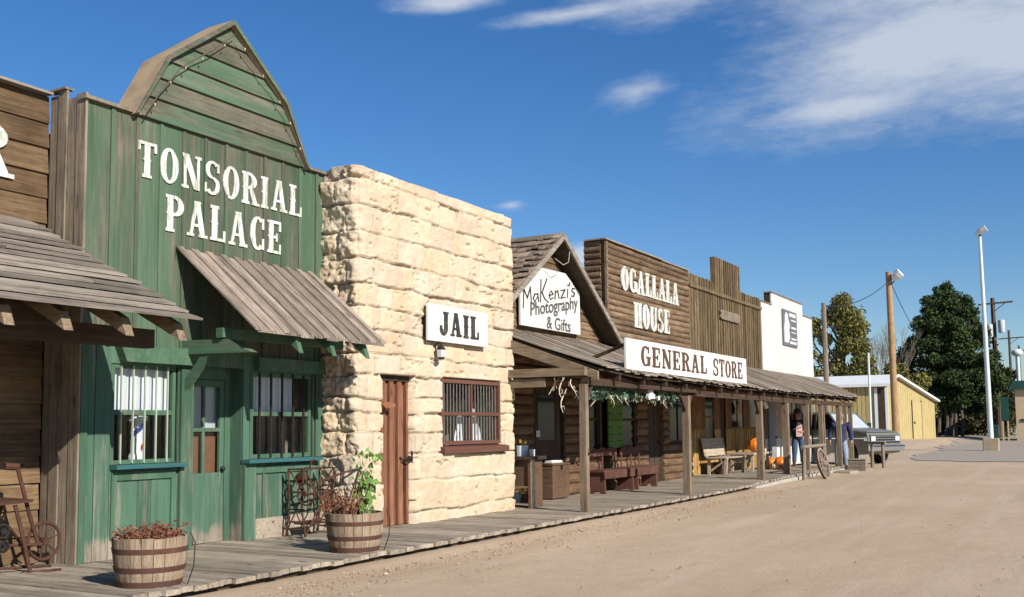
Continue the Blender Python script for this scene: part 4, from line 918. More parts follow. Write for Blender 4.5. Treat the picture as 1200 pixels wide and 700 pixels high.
# ------------------------------------------------------------------ board fronted store
def board_store():
    t = thing('board_storefront', 'rough upright slab board front with a raised middle panel and a small plaque', 'building', (-12.5, 32.2, .1))
    m = MB(); vboards(m, WX, 28.44, 36.0, 3.1, 6.1, .24, .04, .06, .03, .05, .012); m.build('wall', 'gs_v', t)
    m = MB(); vboards(m, WX + .035, 30.85, 33.5, 5.7, 6.93, .22, .16, .05, .03, .02, .01); m.build('raised_panel', 'gs_v', t)
    m = MB(); m.box(WX + .035, WX + .065, 28.46, 35.9, 5.72, 5.82); m.build('batten', 'gs_v', t)
    m = MB(); m.prism([(31.2, 5.06), (31.32, 5.0), (33.1, 5.0), (33.25, 5.06), (33.2, 5.15), (33.25, 5.24), (33.1, 5.3), (31.32, 5.3), (31.2, 5.24), (31.27, 5.15)], 'x', WX + .03, WX + .08); m.build('plaque', 'grey_v', t)
    m = MB(); vboards(m, WX, 28.44, 29.65, .13, 1.52, .2, .03, .03, .02); vboards(m, WX, 32.0, 36., .13, 1.52, .2, .03, .03, .02); m.build('lower_wall', 'gs_low', t)
    m = MB(); vboards(m, WX, 28.44, 36, 2.6, 3.2, .2, .03); vboards(m, WX, 28.44, 29.65, 1.52, 2.6, .2, .03)
    for (a, b) in ((30.55, 31.1), (31.65, 32.2), (33.6, 34.2), (35.3, 36.)): vboards(m, WX, a, b, 1.52, 2.6, .2, .03)
    m.build('upper_wall', 'gs_top', t)
    m = MB(); vboards(m, WX, 29.65, 30.55, .13, 1.2, .2, .03); vboards(m, WX, 30.55, 31.1, .13, 1.52, .2, .03); vboards(m, WX, 31.65, 32., .13, 1.52, .2, .03); m.build('apron', 'gs_low', t)
    window(t, WX, 29.65, 30.55, 1.2, 2.6, 'gs_top', 1, 1.9, .06, .05, 'glass_dark')
    window(t, WX, 32.2, 33.6, 1.52, 2.6, 'gs_top', 2, 0, .06, .05, 'glass_dark'); window(t, WX, 34.2, 35.3, 1.52, 2.6, 'gs_top', 1, 0, .06, .05, 'glass_dark')
    d_ = MB(); vboards(d_, WX - .05, 31.1, 31.65, .14, 2.6, .18, .04); d_.build('door', 'dark_v', t)
    s = MB(); building_shell(s, -17, WX - .08, 28.44, 35.98, 0, 4.6); s.build('back_wall', 'gs_v', t)
board_store()
def white_store():
    t = thing('white_storefront', 'white board front with a stepped top and a dark poster', 'building', (-12.5, 39.8, .1))
    m = MB(); vboards(m, WX, 36.02, 37.42, 3.1, 6.05, .3, .05, 0, jx=.003); vboards(m, WX, 37.42, 42, 3.1, 6.52, .3, .05, 0, jx=.003); vboards(m, WX, 42, 43.6, 3.1, 6.07, .3, .05, 0, jx=.003); m.build('wall', 'white_v', t)
    m = MB(); m.box(WX - .28, WX + .03, 37.38, 42.04, 6.525, 6.57); m.build('wall_cap', 'grey_v', t); m = MB(); m.box(WX - .28, WX + .03, 36.02, 37.37, 6.055, 6.1); m.build('wall_cap', 'grey_v', t); m = MB(); m.box(WX - .28, WX + .03, 42.05, 43.63, 6.075, 6.12); m.build('wall_cap', 'grey_v', t)
    m = MB(); m.box(WX - .28, WX - .055, 37.42, 37.46, 6.0, 6.52); m.box(WX - .28, WX - .055, 41.96, 42.0, 6.0, 6.52); m.box(WX - .28, WX - .055, 43.55, 43.6, 3.1, 6.05); m.build('return_wall', 'dark_v', t)
    m = MB(); vboards(m, WX, 36.02, 43.6, .13, 1.15, .3, .04, 0); m.build('lower_wall', 'white_v', t)
    m = MB(); vboards(m, WX, 36.02, 43.6, 2.6, 3.15, .3, .04, 0); vboards(m, WX, 38.3, 39.2, 1.15, 2.6, .3, .04); vboards(m, WX, 40.6, 41.3, 1.15, 2.6, .3, .04); vboards(m, WX, 43., 43.6, 1.15, 2.6, .3, .04); vboards(m, WX, 36.02, 36.4, 1.15, 2.6, .3, .04); m.build('upper_wall', 'grey_v', t)
    d_ = MB(); d_.box(WX + .005, WX + .05, 36.4, 37.3, .14, 2.55); dr = d_.build('door', plain('grey door paint', (.24, .25, .26), .7), t)
    k = MB(); k.ball((WX + .08, 37.2, 1.2), .035); k.build('handle', 'iron', dr)
    d_ = MB(); d_.box(WX - .02, WX + .02, 37.3, 38.3, 1.15, 2.6); d_.build('panel', 'bench_pale', t)
    window(t, WX, 39.2, 40.6, 1.15, 2.6, 'grey_v', 2, 0, .06, .05, 'glass_dark'); window(t, WX, 41.3, 43., 1.15, 2.6, 'grey_v', 2, 0, .06, .05, 'glass_dark')
    s = MB(); building_shell(s, -17, WX - .08, 36.02, 43.58, 0, 4.7); s.build('back_wall', 'white_v', t)
white_store()
t = thing('poster', 'dark weathered poster with a pale figure on the white stepped storefront', 'poster', (WX, 39.8, 4.68))
m = MB(); m.box(WX + .01, WX + .05, 38.75, 40.85, 4.68, 6.06); m.build('board', 'poster_dark', t)
m = MB(); m.prism([(38.9, 4.8), (39.5, 4.8), (39.75, 5.05), (39.62, 5.3), (39.78, 5.5), (39.55, 5.72), (39.5, 5.9), (39.25, 5.98), (39.05, 5.86), (39.02, 5.6), (38.9, 5.4)], 'x', WX + .045, WX + .056)
for (a, b, c, d_) in ((39.7, 40.7, 5.84, 5.98), (39.95, 40.7, 5.68, 5.74), (39.95, 40.7, 5.38, 5.46), (39.95, 40.7, 5.22, 5.26), (39.9, 40.7, 4.95, 5.02), (39.7, 40.7, 4.78, 4.88)): m.box(WX + .045, WX + .056, a, b, c, d_)
m.build('print', 'poster_pale', t)

# ------------------------------------------------------------------ the long porch roof
def porch():
    t = thing('porch', 'long grey board porch roof on timber posts running along the log and board storefronts', 'porch', (-9, 28, .12))
    a = MB(); y = 16.58
    def eave(y): return 2.62 - .045 * math.sin((y - 16.5) / 23 * math.pi) + (.05 if y < 18 else 0) * (18 - y) / 1.5 + .014 * math.sin(y * 2.3)
    i = 0
    while y < 44.2:
        w_ = random.uniform(.19, .27); ye = y + w_; f1 = 1.0
        if y > 39.4: f1 = max(.02, 1 - (y - 39.4) / 4.8)
        j = J(.03); p0 = (-10.17, 3.56); xe = -7.58 + j; e = eave(y) + J(.012)
        lo = .0 if i % 2 else .024; p1 = (p0[0] + (xe - p0[0]) * f1, p0[1] + (e - p0[1]) * f1)
        xm = (p0[0] + p1[0]) / 2; zm = (p0[1] + p1[1]) / 2 - .02
        for (q0, q1) in (((p0[0], p0[1]), (xm, zm)), ((xm, zm), p1)):
            a.hexa([(q0[0], y - .03, q0[1] + lo), (q1[0], y - .03, q1[1] + lo), (q1[0], ye, q1[1] + lo), (q0[0], ye, q0[1] + lo), (q0[0], y - .03, q0[1] + lo + .024), (q1[0], y - .03, q1[1] + lo + .024), (q1[0], ye, q1[1] + lo + .024), (q0[0], ye, q0[1] + lo + .024)])
        y = ye; i += 1
    rf = a.build('roof', 'roof_x', t)
    d_ = MB()
    for k in range(12):
        y0, y1 = 16.62 + k * 1.9, 16.62 + (k + 1) * 1.9
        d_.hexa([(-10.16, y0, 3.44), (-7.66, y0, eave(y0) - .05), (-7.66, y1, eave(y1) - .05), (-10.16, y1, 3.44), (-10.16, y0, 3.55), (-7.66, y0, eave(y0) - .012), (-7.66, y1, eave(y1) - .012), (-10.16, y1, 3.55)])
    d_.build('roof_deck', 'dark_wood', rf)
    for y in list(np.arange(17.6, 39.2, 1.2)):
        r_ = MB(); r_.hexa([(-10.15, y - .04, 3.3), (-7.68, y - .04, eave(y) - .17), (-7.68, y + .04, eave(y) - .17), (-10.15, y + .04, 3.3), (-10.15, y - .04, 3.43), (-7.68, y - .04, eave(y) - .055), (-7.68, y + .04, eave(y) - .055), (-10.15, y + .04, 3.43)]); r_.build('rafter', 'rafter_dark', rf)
    r_ = MB(); r_.hexa([(-10.16, 16.52, 3.27), (-7.64, 16.52, 2.45), (-7.64, 16.58, 2.45), (-10.16, 16.58, 3.27), (-10.16, 16.52, 3.52), (-7.64, 16.52, 2.60), (-7.64, 16.58, 2.60), (-10.16, 16.58, 3.52)]); r_.build('rafter', 'beam_x', rf)
    b_ = MB(); b_.box(-10.12, -7.84, 16.40, 16.515, 2.53, 2.68); b_.build('cross_beam', 'beam_x', t)
    b_ = MB()
    yy = 16.52
    while yy < 39.3: yn = min(39.4, yy + 5.7); b_.box(-7.97, -7.83, yy, yn - .01, eave(yy) - .31, eave(yy) - .18); yy = yn
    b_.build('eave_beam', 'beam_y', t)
    for (y, w_, lean) in ((16.46, .125, .012), (21.7, .15, .01), (27.4, .16, 0), (30.1, .17, 0), (32.5, .15, .02), (34.5, .13, 0), (34.85, .12, -.02), (37.2, .15, 0), (39.2, .14, 0), (39.35 + 1.1, .14, 0)):
        p = MB(); z0 = b_z(y) if y < 36.4 else .03; x = -7.9; k = 1; h = eave(min(y, 39)) - .30 - z0; w2 = w_ / 2
        if y > 40: x = -8.35; h += .2
        for j in range(k):
            a0, a1 = j / k, (j + 1) / k
            def rr(q): return w2 * (1.06 - .1 * q)
            p.hexa([(x + lean * a0 - rr(a0), y - rr(a0), z0 + h * a0), (x + lean * a0 + rr(a0), y - rr(a0), z0 + h * a0), (x + lean * a0 + rr(a0), y + rr(a0), z0 + h * a0), (x + lean * a0 - rr(a0), y + rr(a0), z0 + h * a0),
                    (x + lean * a1 - rr(a1), y - rr(a1), z0 + h * a1), (x + lean * a1 + rr(a1), y - rr(a1), z0 + h * a1), (x + lean * a1 + rr(a1), y + rr(a1), z0 + h * a1), (x + lean * a1 - rr(a1), y + rr(a1), z0 + h * a1)])
        bm_ = bmesh.new(); me = None
        o = p.build('post', 'post', t); bm_.from_mesh(o.data); bmesh.ops.remove_doubles(bm_, verts=bm_.verts, dist=.001)
        bmesh.ops.delete(bm_, geom=[f_ for f_ in bm_.faces if all(len(e.link_faces) > 2 for e in f_.edges)], context='FACES'); bm_.to_mesh(o.data); bm_.free()
        if y in (16.46, 21.7, 27.4):
            for s_ in (-1, 1):
                b2 = MB(); b2.bar((x, y + s_ * .06, eave(y) - .62), (x, y + s_ * .34, eave(y) - .30), .06, .07); b2.build('brace', 'beam_y', o) if y > 17 or s_ > 0 else None
    k_ = MB(); k_.tube([(-7.82, 16.46, 1.12), (-7.76, 16.46, 1.2), (-7.74, 16.46, 1.28)], .012, 5); k_.build('hook', 'iron', [c for c in kids(t) if c.name.startswith('post')][0])
porch()
t = sign_board('long_sign', 'long white board sign with dark brown slab lettering standing on the porch eave', -7.68, [(17.92, 2.70), (25.62, 2.66), (25.62, 3.31), (17.92, 3.30)], .05)
lettering('GENERAL', -7.678, 18.62, 22.55, 2.80, 3.20, .17, True, .008, .10).build('lettering', 'letter_brown', t)
lettering('STORE', -7.678, 22.98, 25.25, 2.78, 3.19, .17, True, .008, .10).build('lettering', 'letter_brown', t)
for y in (18.1, 21.8, 25.4):
    m = MB(); m.bar((-7.75, y, 3.2), (-8.45, y, 2.96), .06, .06); m.build('brace', 'dark_wood', t)

# ------------------------------------------------------------------ half barrels with plants, rusty machines
def half_barrel(label, x, y, z):
    t = thing('half_barrel', label, 'planter', (x, y, z), 'half barrel planters on the boardwalk')
    prof = [(.288, 0), (.318, .12), (.338, .25), (.35, .37), (.356, .47)]; n = 20; m = MB()
    for k in range(n):
        a0, a1 = 2 * math.pi * k / n + .008, 2 * math.pi * (k + 1) / n - .008; vs = []; dz = J(.006)
        for (r_, h) in prof:
            for (q, a) in ((r_, a0), (r_ * 1.006, (a0 + a1) / 2), (r_, a1), (r_ - .03, a1), (r_ - .03, a0)): vs.append((x + q * math.cos(a), y + q * math.sin(a), z + h + (dz if h > .4 else 0)))
        fs = [(5 * i + j, 5 * i + (j + 1) % 5, 5 * i + 5 + (j + 1) % 5, 5 * i + 5 + j) for i in range(4) for j in range(5)] + [(4, 3, 2, 1, 0), (20, 21, 22, 23, 24)]
        m.add(vs, fs)
    m.build('stave_wall', 'barrel', t)
    for (r0, h0, r1, h1) in ((.292, .012, .306, .065), (.322, .15, .334, .20), (.343, .325, .351, .375)):
        m = MB(); m.lathe((x, y, z), [(r0 + .006, h0), (r1 + .006, h1)], 40); m.lathe((x, y, z), [(r0 + .001, h0), (r0 + .006, h0)], 40); m.lathe((x, y, z), [(r1 + .001, h1), (r1 + .006, h1)], 40); m.build('hoop', 'hoop', t, True)
    m = MB(); m.lathe((x, y, z), [(.33, .40), (.15, .42), (0, .425)], 20); m.build('soil', 'soil', t)
    m = MB(); m.tube([(x + .30, y + .2, z + .005), (x + .36, y + .22, z + .18), (x + .375, y + .22, z + .40), (x + .33, y + .2, z + .5)], .006, 5); m.build('water_line', 'wire', t)
    return t
half_barrel('half barrel planter nearest the camera, by the green panelled window, holding short red stems', -8.05, 7.02, b_z(7))
half_barrel('half barrel planter beside the stone jail corner, holding a leafy green vine', -8.0, 10.12, b_z(10))
def stems(m, x, y, z, n, h, spread, leaf):
    for k in range(n):
        a, r_ = random.random() * 6.3, spread * math.sqrt(random.random()); px, py = x + r_ * math.cos(a), y + r_ * math.sin(a); hh = h * random.uniform(.5, 1.1)
        dx, dy = .35 * (px - x) + J(.05), .35 * (py - y) + J(.05); pts = [(px, py, z), (px + dx * .5, py + dy * .5, z + hh * .55), (px + dx * 1.2, py + dy * 1.2, z + hh)]
        m.tube(pts, [.006, .005, .003], 4)
        for q in range(leaf):
            t_ = random.uniform(.3, 1.); c = Vector((px + dx * 1.2 * t_, py + dy * 1.2 * t_, z + hh * t_)); d1 = Vector((J(1), J(1), J(.6))).normalized() * random.uniform(.02, .045); d2 = Vector((J(1), J(1), J(1))).normalized() * .012
            m.add([c, c + d1 + d2, c + d1 * 1.8, c + d1 - d2], [(0, 1, 2, 3)])
t = thing('withered_plant', 'short withered red brown plant filling the nearest half barrel', 'plant', (-8.05, 7.02, .54)); m = MB(); stems(m, -8.05, 7.02, .53, 70, .17, .24, 7); m.build('stem', 'dry', t, fixn=False)
t = thing('withered_plant', 'tall withered red brown stems beside the green vine in the barrel', 'plant', (-8.08, 9.98, .54)); m = MB(); stems(m, -8.08, 9.96, .53, 45, .34, .2, 8); m.build('stem', 'dry', t, fixn=False)
def vine():
    t = thing('leafy_vine', 'upright green heart leaved vine growing in the half barrel by the jail', 'plant', (-7.98, 10.3, .54)); m = MB(); lf = MB()
    for k in range(9):
        h = random.uniform(.35, .78) if k else .78; x, y = -7.98 + J(.10), 10.27 + J(.12); p = [Vector((x, y, .53))]
        for j in range(6): p.append(p[-1] + Vector((J(.03), J(.03) + .006, h / 6)))
        m.tube(p, [.008 - .001 * j for j in range(7)], 4)
        for q in range(int(7 + h * 16)):
            u = random.uniform(.08, 1.); i = min(5, int(u * 6)); c = p[i].lerp(p[i + 1], u * 6 - i) + Vector((J(.08), J(.08), J(.03))); s = random.uniform(.035, .07)
            nrm_ = Vector((random.uniform(.1, 1), -.2 + J(.8), random.uniform(-.2, .8))).normalized(); up = Vector((J(.5), J(.5), -1)); a = nrm_.cross(up).normalized(); b = a.cross(nrm_).normalized()
            lf.add([c - b * -.0, c + a * s * .55 + b * s * .15, c + a * s * .5 - b * s * .5, c - b * s * 1.2 + nrm_ * .008, c - a * s * .5 - b * s * .5, c - a * s * .55 + b * s * .15], [(0, 1, 2, 3), (0, 3, 4, 5)])
    m.build('stem', 'stem', t, fixn=False); lf.build('leaf', 'vine', t, fixn=False)
vine()
def treadle():
    t = thing('treadle_frame', 'rusty cast iron treadle frame with a spoked wheel against the green wall', 'old machine', (-9.85, 11.4, .12))
    x0, x1 = -9.98, -9.62; z = .12
    for (n_, y) in (('side_frame', 11.08), ('side_frame', 11.74)):
        m = MB(); r_ = .014
        m.tube([(x0, y, z), (x0 + .07, y, z + .4), (x0 + .04, y, z + .95)], r_); m.tube([(x1, y, z), (x1 - .07, y, z + .4), (x1 - .04, y, z + .95)], r_)
        for zz in (.10, .38, .62, .94): m.tube([(x0 + .03, y, z + zz), (x1 - .03, y, z + zz)], r_ * .8)
        m.tube([(x0 + .05, y, z + .12), (x1 - .05, y, z + .6)], r_ * .7); m.tube([(x1 - .05, y, z + .12), (x0 + .05, y, z + .6)], r_ * .7)
        m.tube([(x0 + .05, y, z + .62), (x1 - .05, y, z + .94)], r_ * .7); m.tube([(x1 - .05, y, z + .62), (x0 + .05, y, z + .94)], r_ * .7)
        m.ring((.5 * (x0 + x1), y, z + .5), .07, .009, 'y', 14, 5); m.build(n_, 'rust', t)
    m = MB(); m.tube([(x0 + .05, 11.05, z + .2), (x1 - .05, 11.76, z + .2)], .012); m.tube([(x1 - .05, 11.05, z + .2), (x0 + .05, 11.76, z + .2)], .012); m.tube([(-9.8, 11.05, z + .94), (-9.8, 11.76, z + .94)], .016); m.tube([(x1, 11.05, z + .6), (x1, 11.76, z + .62)], .012); m.tube([(x1, 11.08, z + .02), (x1, 11.74, z + .9)], .011); m.tube([(x1 + .01, 11.74, z + .02), (x1 + .01, 11.08, z + .9)], .011); m.build('cross_brace', 'rust', t)
    wm = MB(); c = (-9.56, 11.02, z + .60); wm.ring(c, .15, .013, 'y', 22, 6)
    for k in range(6): a = k * math.pi / 3; wm.tube([c, (c[0] + .15 * math.cos(a), c[1], c[2] + .15 * math.sin(a))], .008, 5)
    wm.lathe((c[0], c[1] - .03, c[2]), [(0, 0), (.03, 0), (.03, .06), (0, .06)], 10, 'y'); wm.build('wheel', 'rust', t)
    m = MB(); m.tube([(-9.66, 11.2, z + .95), (-9.62, 11.2, z + 1.06), (-9.6, 11.25, z + 1.08)], .014); m.tube([(-9.66, 11.62, z + .95), (-9.62, 11.62, z + 1.07)], .014); m.tube([(-9.6, 11.1, z + .72), (-9.45, 11.75, z + .88), (-9.4, 12.0, z + .92)], .016); m.tube([(-9.4, 12.0, z + .92), (-9.42, 11.86, z + .45), (-9.45, 11.72, z + .1)], .014); m.tube([(-9.4, 12.0, z + .92), (-9.34, 12.16, z + .5)], .012); m.build('lever', 'rust', t)
    m = MB(); m.box(x0 + .04, x1 - .04, 11.2, 11.6, z + .16, z + .18); m.build('treadle', 'rust', t)
    m = MB(); m.lathe((-9.8, 11.16, z + .80), [(0, 0), (.09, 0), (.10, .03), (.09, .06), (0, .06)], 14, 'y'); m.build('gear', 'rust', t)
treadle()
def implement():
    t = thing('lever_implement', 'rusty iron implement with a lever arm and a toothed wheel at the left edge', 'old machine', (-10.3, 6.95, .12)); z = .12
    m = MB(); m.tube([(-10.30, 6.60, z), (-10.22, 6.85, z + .5), (-10.2, 6.9, z + .72)], .022); m.tube([(-9.9, 7.05, z), (-10.0, 7.0, z + .45), (-10.05, 6.95, z + .72)], .022); m.tube([(-10.3, 7.3, z + .02), (-10.15, 7.1, z + .3), (-10.0, 6.85, z + .5)], .018); m.tube([(-10.4, 6.5, z + .3), (-9.98, 7.25, z + .28)], .016); m.tube([(-10.35, 6.7, z + .05), (-9.9, 7.3, z + .05)], .016); m.tube([(-10.0, 7.0, z), (-9.86, 7.22, z + .01), (-9.8, 7.35, z + .012)], .014); m.build('leg_frame', 'rust', t)
    m = MB(); m.hexa([(-10.5, 6.5, z + .72), (-10.0, 6.5, z + .72), (-10.0, 7.12, z + .74), (-10.5, 7.12, z + .74), (-10.5, 6.5, z + .76), (-10.0, 6.5, z + .76), (-10.0, 7.14, z + .77), (-10.5, 7.12, z + .78)]); m.build('table', 'rust', t)
    m = MB(); m.tube([(-10.05, 7.26, z + .22), (-10.1, 7.16, z + .6), (-10.16, 7.04, z + 1.12)], .022); m.tube([(-10.16, 7.06, z + 1.12), (-10.2, 6.92, z + 1.13)], .04, 8); m.build('lever', 'rust', t)
    m = MB(); c = (-10.12, 7.36, z + .3); m.ring(c, .2, .02, 'x', 22, 6)
    for k in range(6): a = k * math.pi / 3 + .3; m.tube([c, (c[0], c[1] + .2 * math.cos(a), c[2] + .2 * math.sin(a))], .010, 5)
    m.lathe((c[0] - .04, c[1], c[2]), [(0, 0), (.04, 0), (.04, .08), (0, .08)], 10, 'x'); m.build('wheel', 'rust', t)
    m = MB()
    for (y, zz, rr) in ((6.62, .52, .09), (6.78, .46, .07), (6.55, .36, .08), (6.8, .3, .05)): m.ring((-10.0, y, z + zz), rr, .018, 'x', 14, 6); m.lathe((-10.05, y, z + zz), [(0, 0), (rr * .5, 0), (rr * .5, .08), (0, .08)], 10, 'x')
    m.tube([(-10.05, 6.5, z + .66), (-9.98, 6.62, z + .55), (-10, 6.8, z + .62)], .015); m.build('gear', 'iron', t)
implement()

# ------------------------------------------------------------------ under the porch
t = thing('display_stand', 'dark brown open stand with a pale front edge beside the jail corner on the porch', 'stand', (-9.5, 17.1, .12))
m = MB(); m.box(-9.95, -9.12, 16.80, 17.35, 1.02, 1.08); m.build('top', 'dark_wood', t)
m = MB(); m.box(-9.92, -9.87, 16.84, 17.32, .12, 1.018); m.build('leg', 'chest', t); m = MB(); m.box(-9.25, -9.20, 16.84, 17.32, .12, 1.018); m.build('leg', 'chest', t)
m = MB(); m.box(-9.865, -9.255, 16.88, 16.91, .52, 1.015); m.build('panel', 'chest', t)
m = MB(); m.box(-9.865, -9.255, 16.92, 17.3, .20, .23); m.build('shelf', 'chest', t)
m = MB(); m.box(-9.195, -9.13, 16.84, 16.90, .12, 1.018); m.build('edge_strip', 'bench_pale', t)
def flower_tin(label, x, y, z, r, h, mat, cat='flower tin'):
    t = thing('flower_tin', label, cat, (x, y, z)); m = MB(); m.lathe((x, y, z), [(0, 0), (r, 0), (r * 1.1, h), (r * 1.0, h), (r * .9, h - .02), (0, h - .02)], 14); m.build('tin', mat, t)
    m = MB()
    for k in range(14): m.ball((x + J(r * 1.2), y + J(r * 1.2), z + h + random.uniform(.0, .09)), random.uniform(.018, .032), 6, 4)
    m.build('flower', 'yellow', t)
    m = MB()
    for k in range(10): m.tube([(x + J(r * .6), y + J(r * .6), z + h - .03), (x + J(r * 1.1), y + J(r * 1.1), z + h + .07)], .005, 4)
    m.build('stem', 'stem', t)
flower_tin('small grey tin of yellow flowers on top of the dark stand', -9.5, 17.05, 1.08, .12, .2, 'cloth_grey')
flower_tin('brown pot of yellow flowers on the low shelf inside the dark stand', -9.42, 17.08, .23, .09, .14, 'leather', 'flower pot')
t = thing('watering_can', 'grey watering can on the floor in front of the dark stand shelf', 'watering can', (-9.6, 16.98, .23))
m = MB(); m.lathe((-9.62, 17.1, .23), [(0, 0), (.09, 0), (.08, .16), (0, .16)], 14); m.build('can', 'cloth_grey', t, True); m = MB(); m.tube([(-9.55, 17.06, .27), (-9.47, 17.0, .38)], .014, 6); m.build('spout', 'cloth_grey', t); m = MB(); m.ring((-9.68, 17.1, .33), .06, .009, 'y', 12, 5); m.build('handle', 'cloth_grey', t)
t = thing('tin_box', 'small pale tin on the right end of the dark stand top', 'tin', (-9.27, 17.05, 1.08)); m = MB(); m.lathe((-9.27, 17.05, 1.08), [(0, 0), (.055, 0), (.055, .1), (.058, .1), (.058, .125), (0, .13)], 14); m.build('can', 'cloth_grey', t, True)
t = thing('chest', 'plain brown wooden chest against the log shop by its dark door', 'chest', (-10.02, 19.6, .12))
m = MB(); m.box(-10.14, -9.86, 19.02, 19.80, .14, .82); m.build('body', 'chest', t, bevel=.01); m = MB(); m.box(-10.15, -9.84, 19.0, 19.82, .823, .865); m.build('lid', 'chest', t, bevel=.008); m = MB(); m.box(-9.858, -9.835, 19.38, 19.46, .74, .82); m.build('latch', 'iron', t)
t = thing('paper_tray', 'white tray of papers on the lid of the brown chest', 'tray', (-10, 19.3, .87)); m = MB(); m.box(-10.1, -9.9, 19.08, 19.6, .868, .885); m.build('tray', 'bench_pale', t); m = MB(); m.hexa([(-10.08, 19.1, .887), (-9.92, 19.1, .887), (-9.92, 19.58, .887), (-10.08, 19.58, .887), (-10.08, 19.1, .925), (-9.92, 19.1, .93), (-9.92, 19.58, .92), (-10.08, 19.58, .925)]); m.build('paper', 'cloth_white', t)
t = thing('hanging_board', 'short blank plank hanging beneath the porch cross beam by the jail', 'board', (-8.95, 16.46, 2.36))
m = MB(); m.box(-9.4, -8.66, 16.445, 16.475, 2.345, 2.50); m.build('plank', 'beam_x', t)
m = MB(); m.tube([(-9.3, 16.46, 2.5), (-9.3, 16.46, 2.54)], .008, 5); m.tube([(-8.75, 16.46, 2.5), (-8.75, 16.46, 2.54)], .008, 5); m.build('hanger', 'iron', t)
def garland():
    t = thing('antler_garland', 'string of bone coloured antlers and dusty green sprigs hung under the porch eave', 'garland', (-7.95, 19, 2.2))
    pts = [(-8.55, 16.42, 2.50), (-8.2, 16.42, 2.46)]
    m = MB(); m.tube([(-8.6, 16.42, 2.54), (-8.3, 16.42, 2.50), (-8.0, 16.42, 2.54)], .008, 4); m.tube([(-8.06, 16.6 + i * .3, 2.30 - .05 * math.sin(i * math.pi / 2) ** 2) for i in range(18)], .008, 4); m.build('cord', 'wire', t)
    def antler(x, y, z, h):
        m = MB(); a = random.random() * 6.3; p = [Vector((x, y, z))]
        for k in range(4): p.append(p[-1] + Vector((.05 * math.cos(a + k * .9), .07 * math.sin(a + k * .9), -h / 4 + J(.02))))
        m.tube(p, [.009, .011, .010, .008, .004], 6)
        for k in (1, 2, 3): q = p[k]; b = a + random.uniform(1, 5); m.tube([q, q + Vector((.05 * math.cos(b), .07 * math.sin(b), .02)), q + Vector((.06 * math.cos(b), .10 * math.sin(b), random.choice((-.05, .09))))], [.008, .006, .003], 5)
        m.build('antler', 'antler', t, True)
    for (x, y, z, h) in ((-8.45, 16.42, 2.50, .28), (-8.25, 16.42, 2.50, .4), (-8.12, 16.42, 2.46, .3), (-8.22, 16.44, 2.30, .38)): antler(x, y, z, h)
    for y in np.arange(16.95, 21.6, .5): antler(-8.06 + J(.05), y + J(.12), 2.28 + J(.05), random.uniform(.16, .3))
    for (y, n) in ((17.0, 110), (17.5, 220), (18.5, 170), (19.2, 60), (20.4, 170), (21.2, 110)):
        s = MB()
        for k in range(n):
            c = Vector((-8.05 + J(.10), y + random.gauss(0, .18), 2.30 + random.gauss(0, .06) - .03)); d1 = Vector((J(1), J(1), J(1) - .4)).normalized() * random.uniform(.05, .11); d2 = d1.cross(Vector((J(1), J(1), J(1)))).normalized() * .014
            s.add([c - d2, c + d1 * .5 - d2 * 1.2, c + d1, c + d1 * .5 + d2 * 1.2, c + d2], [(0, 1, 2, 3, 4)])
        s.build('sprig', 'sprig', t, fixn=False)
garland()
t = thing('green_shutter', 'green slatted shutter fixed upright on the log wall behind the benches', 'shutter', (-10.1, 22.75, 1.1))
m = MB()
for k in range(8): z = 1.12 + k * .168; m.box(-10.09, -10.06, 22.33, 23.17, z, z + .15)
m.build('slat', 'green_panel', t); m = MB(); m.box(-10.15, -10.092, 22.4, 22.46, 1.12, 2.45); m.build('batten', 'dark_v', t); m = MB(); m.box(-10.15, -10.092, 23.04, 23.1, 1.12, 2.45); m.build('batten', 'dark_v', t)
t = thing('flood_lamp', 'white twin flood lamp mounted under the porch eave beside the garland', 'lamp', (-8, 19.75, 2.3))
m = MB(); m.box(-7.99, -7.9, 19.6, 19.9, 2.18, 2.28); m.build('housing', 'white_metal', t, bevel=.012)
for y in (19.48, 20.0): m = MB(); m.lathe((-7.93, y, 2.2), [(0, 0), (.03, 0), (.05, .07), (.047, .075), (0, .06)], 12, 'x'); m.build('lamp_head', 'white_metal', t, True)
m = MB(); m.box(-7.98, -7.92, 19.68, 19.85, 2.28, 2.39); m.build('bracket', 'cloth_grey', t)
def red_bench(label, y0, y1):
    t = thing('plank_bench', label, 'bench', (-9.6, (y0 + y1) / 2, .12), 'red brown plank benches against the log wall')
    x0, x1 = -10.02, -9.56
    m = MB(); m.box(x0, x1, y0, y1, .60, .65); m.build('seat', 'bench_red', t, bevel=.008)
    for y in (y0 + .06, y1 - .12):
        m = MB(); m.prism([(x0 + .02, .13), (x0 + .13, .13), (x0 + .22, .2), (x1 - .22, .2), (x1 - .13, .13), (x1 - .02, .13), (x1 - .04, .598), (x0 + .04, .598)], 'y', y, y + .06); m.build('leg', 'bench_red', t)
    for x in (x0 + .01, x1 - .03): m = MB(); m.box(x, x + .025, y0 + .02, y1 - .02, .46, .598); m.build('apron', 'bench_red', t)
    n = 12; pr = [(y0 + .05, .95), (y1 - .05, .95)] + [(y1 - .05 - (y1 - y0 - .1) * k / (3 * n), 1.10 + .05 * abs(math.sin(k / n * math.pi))) for k in range(3 * n + 1)]
    m = MB(); m.prism(pr, 'x', x0 - .03, x0 + .005); m.build('backrest', 'bench_red', t)
    for y in (y0 + .1, (y0 + y1) / 2, y1 - .16): m = MB(); m.box(x0 - .02, x0 + .008 - .01, y, y + .06, .652, .98); m.build('back_post', 'bench_red', t)
red_bench('longer red brown plank bench, the nearer of two against the log wall', 20.95, 22.72)
red_bench('shorter red brown plank bench, the farther of two against the log wall', 22.84, 24.2)
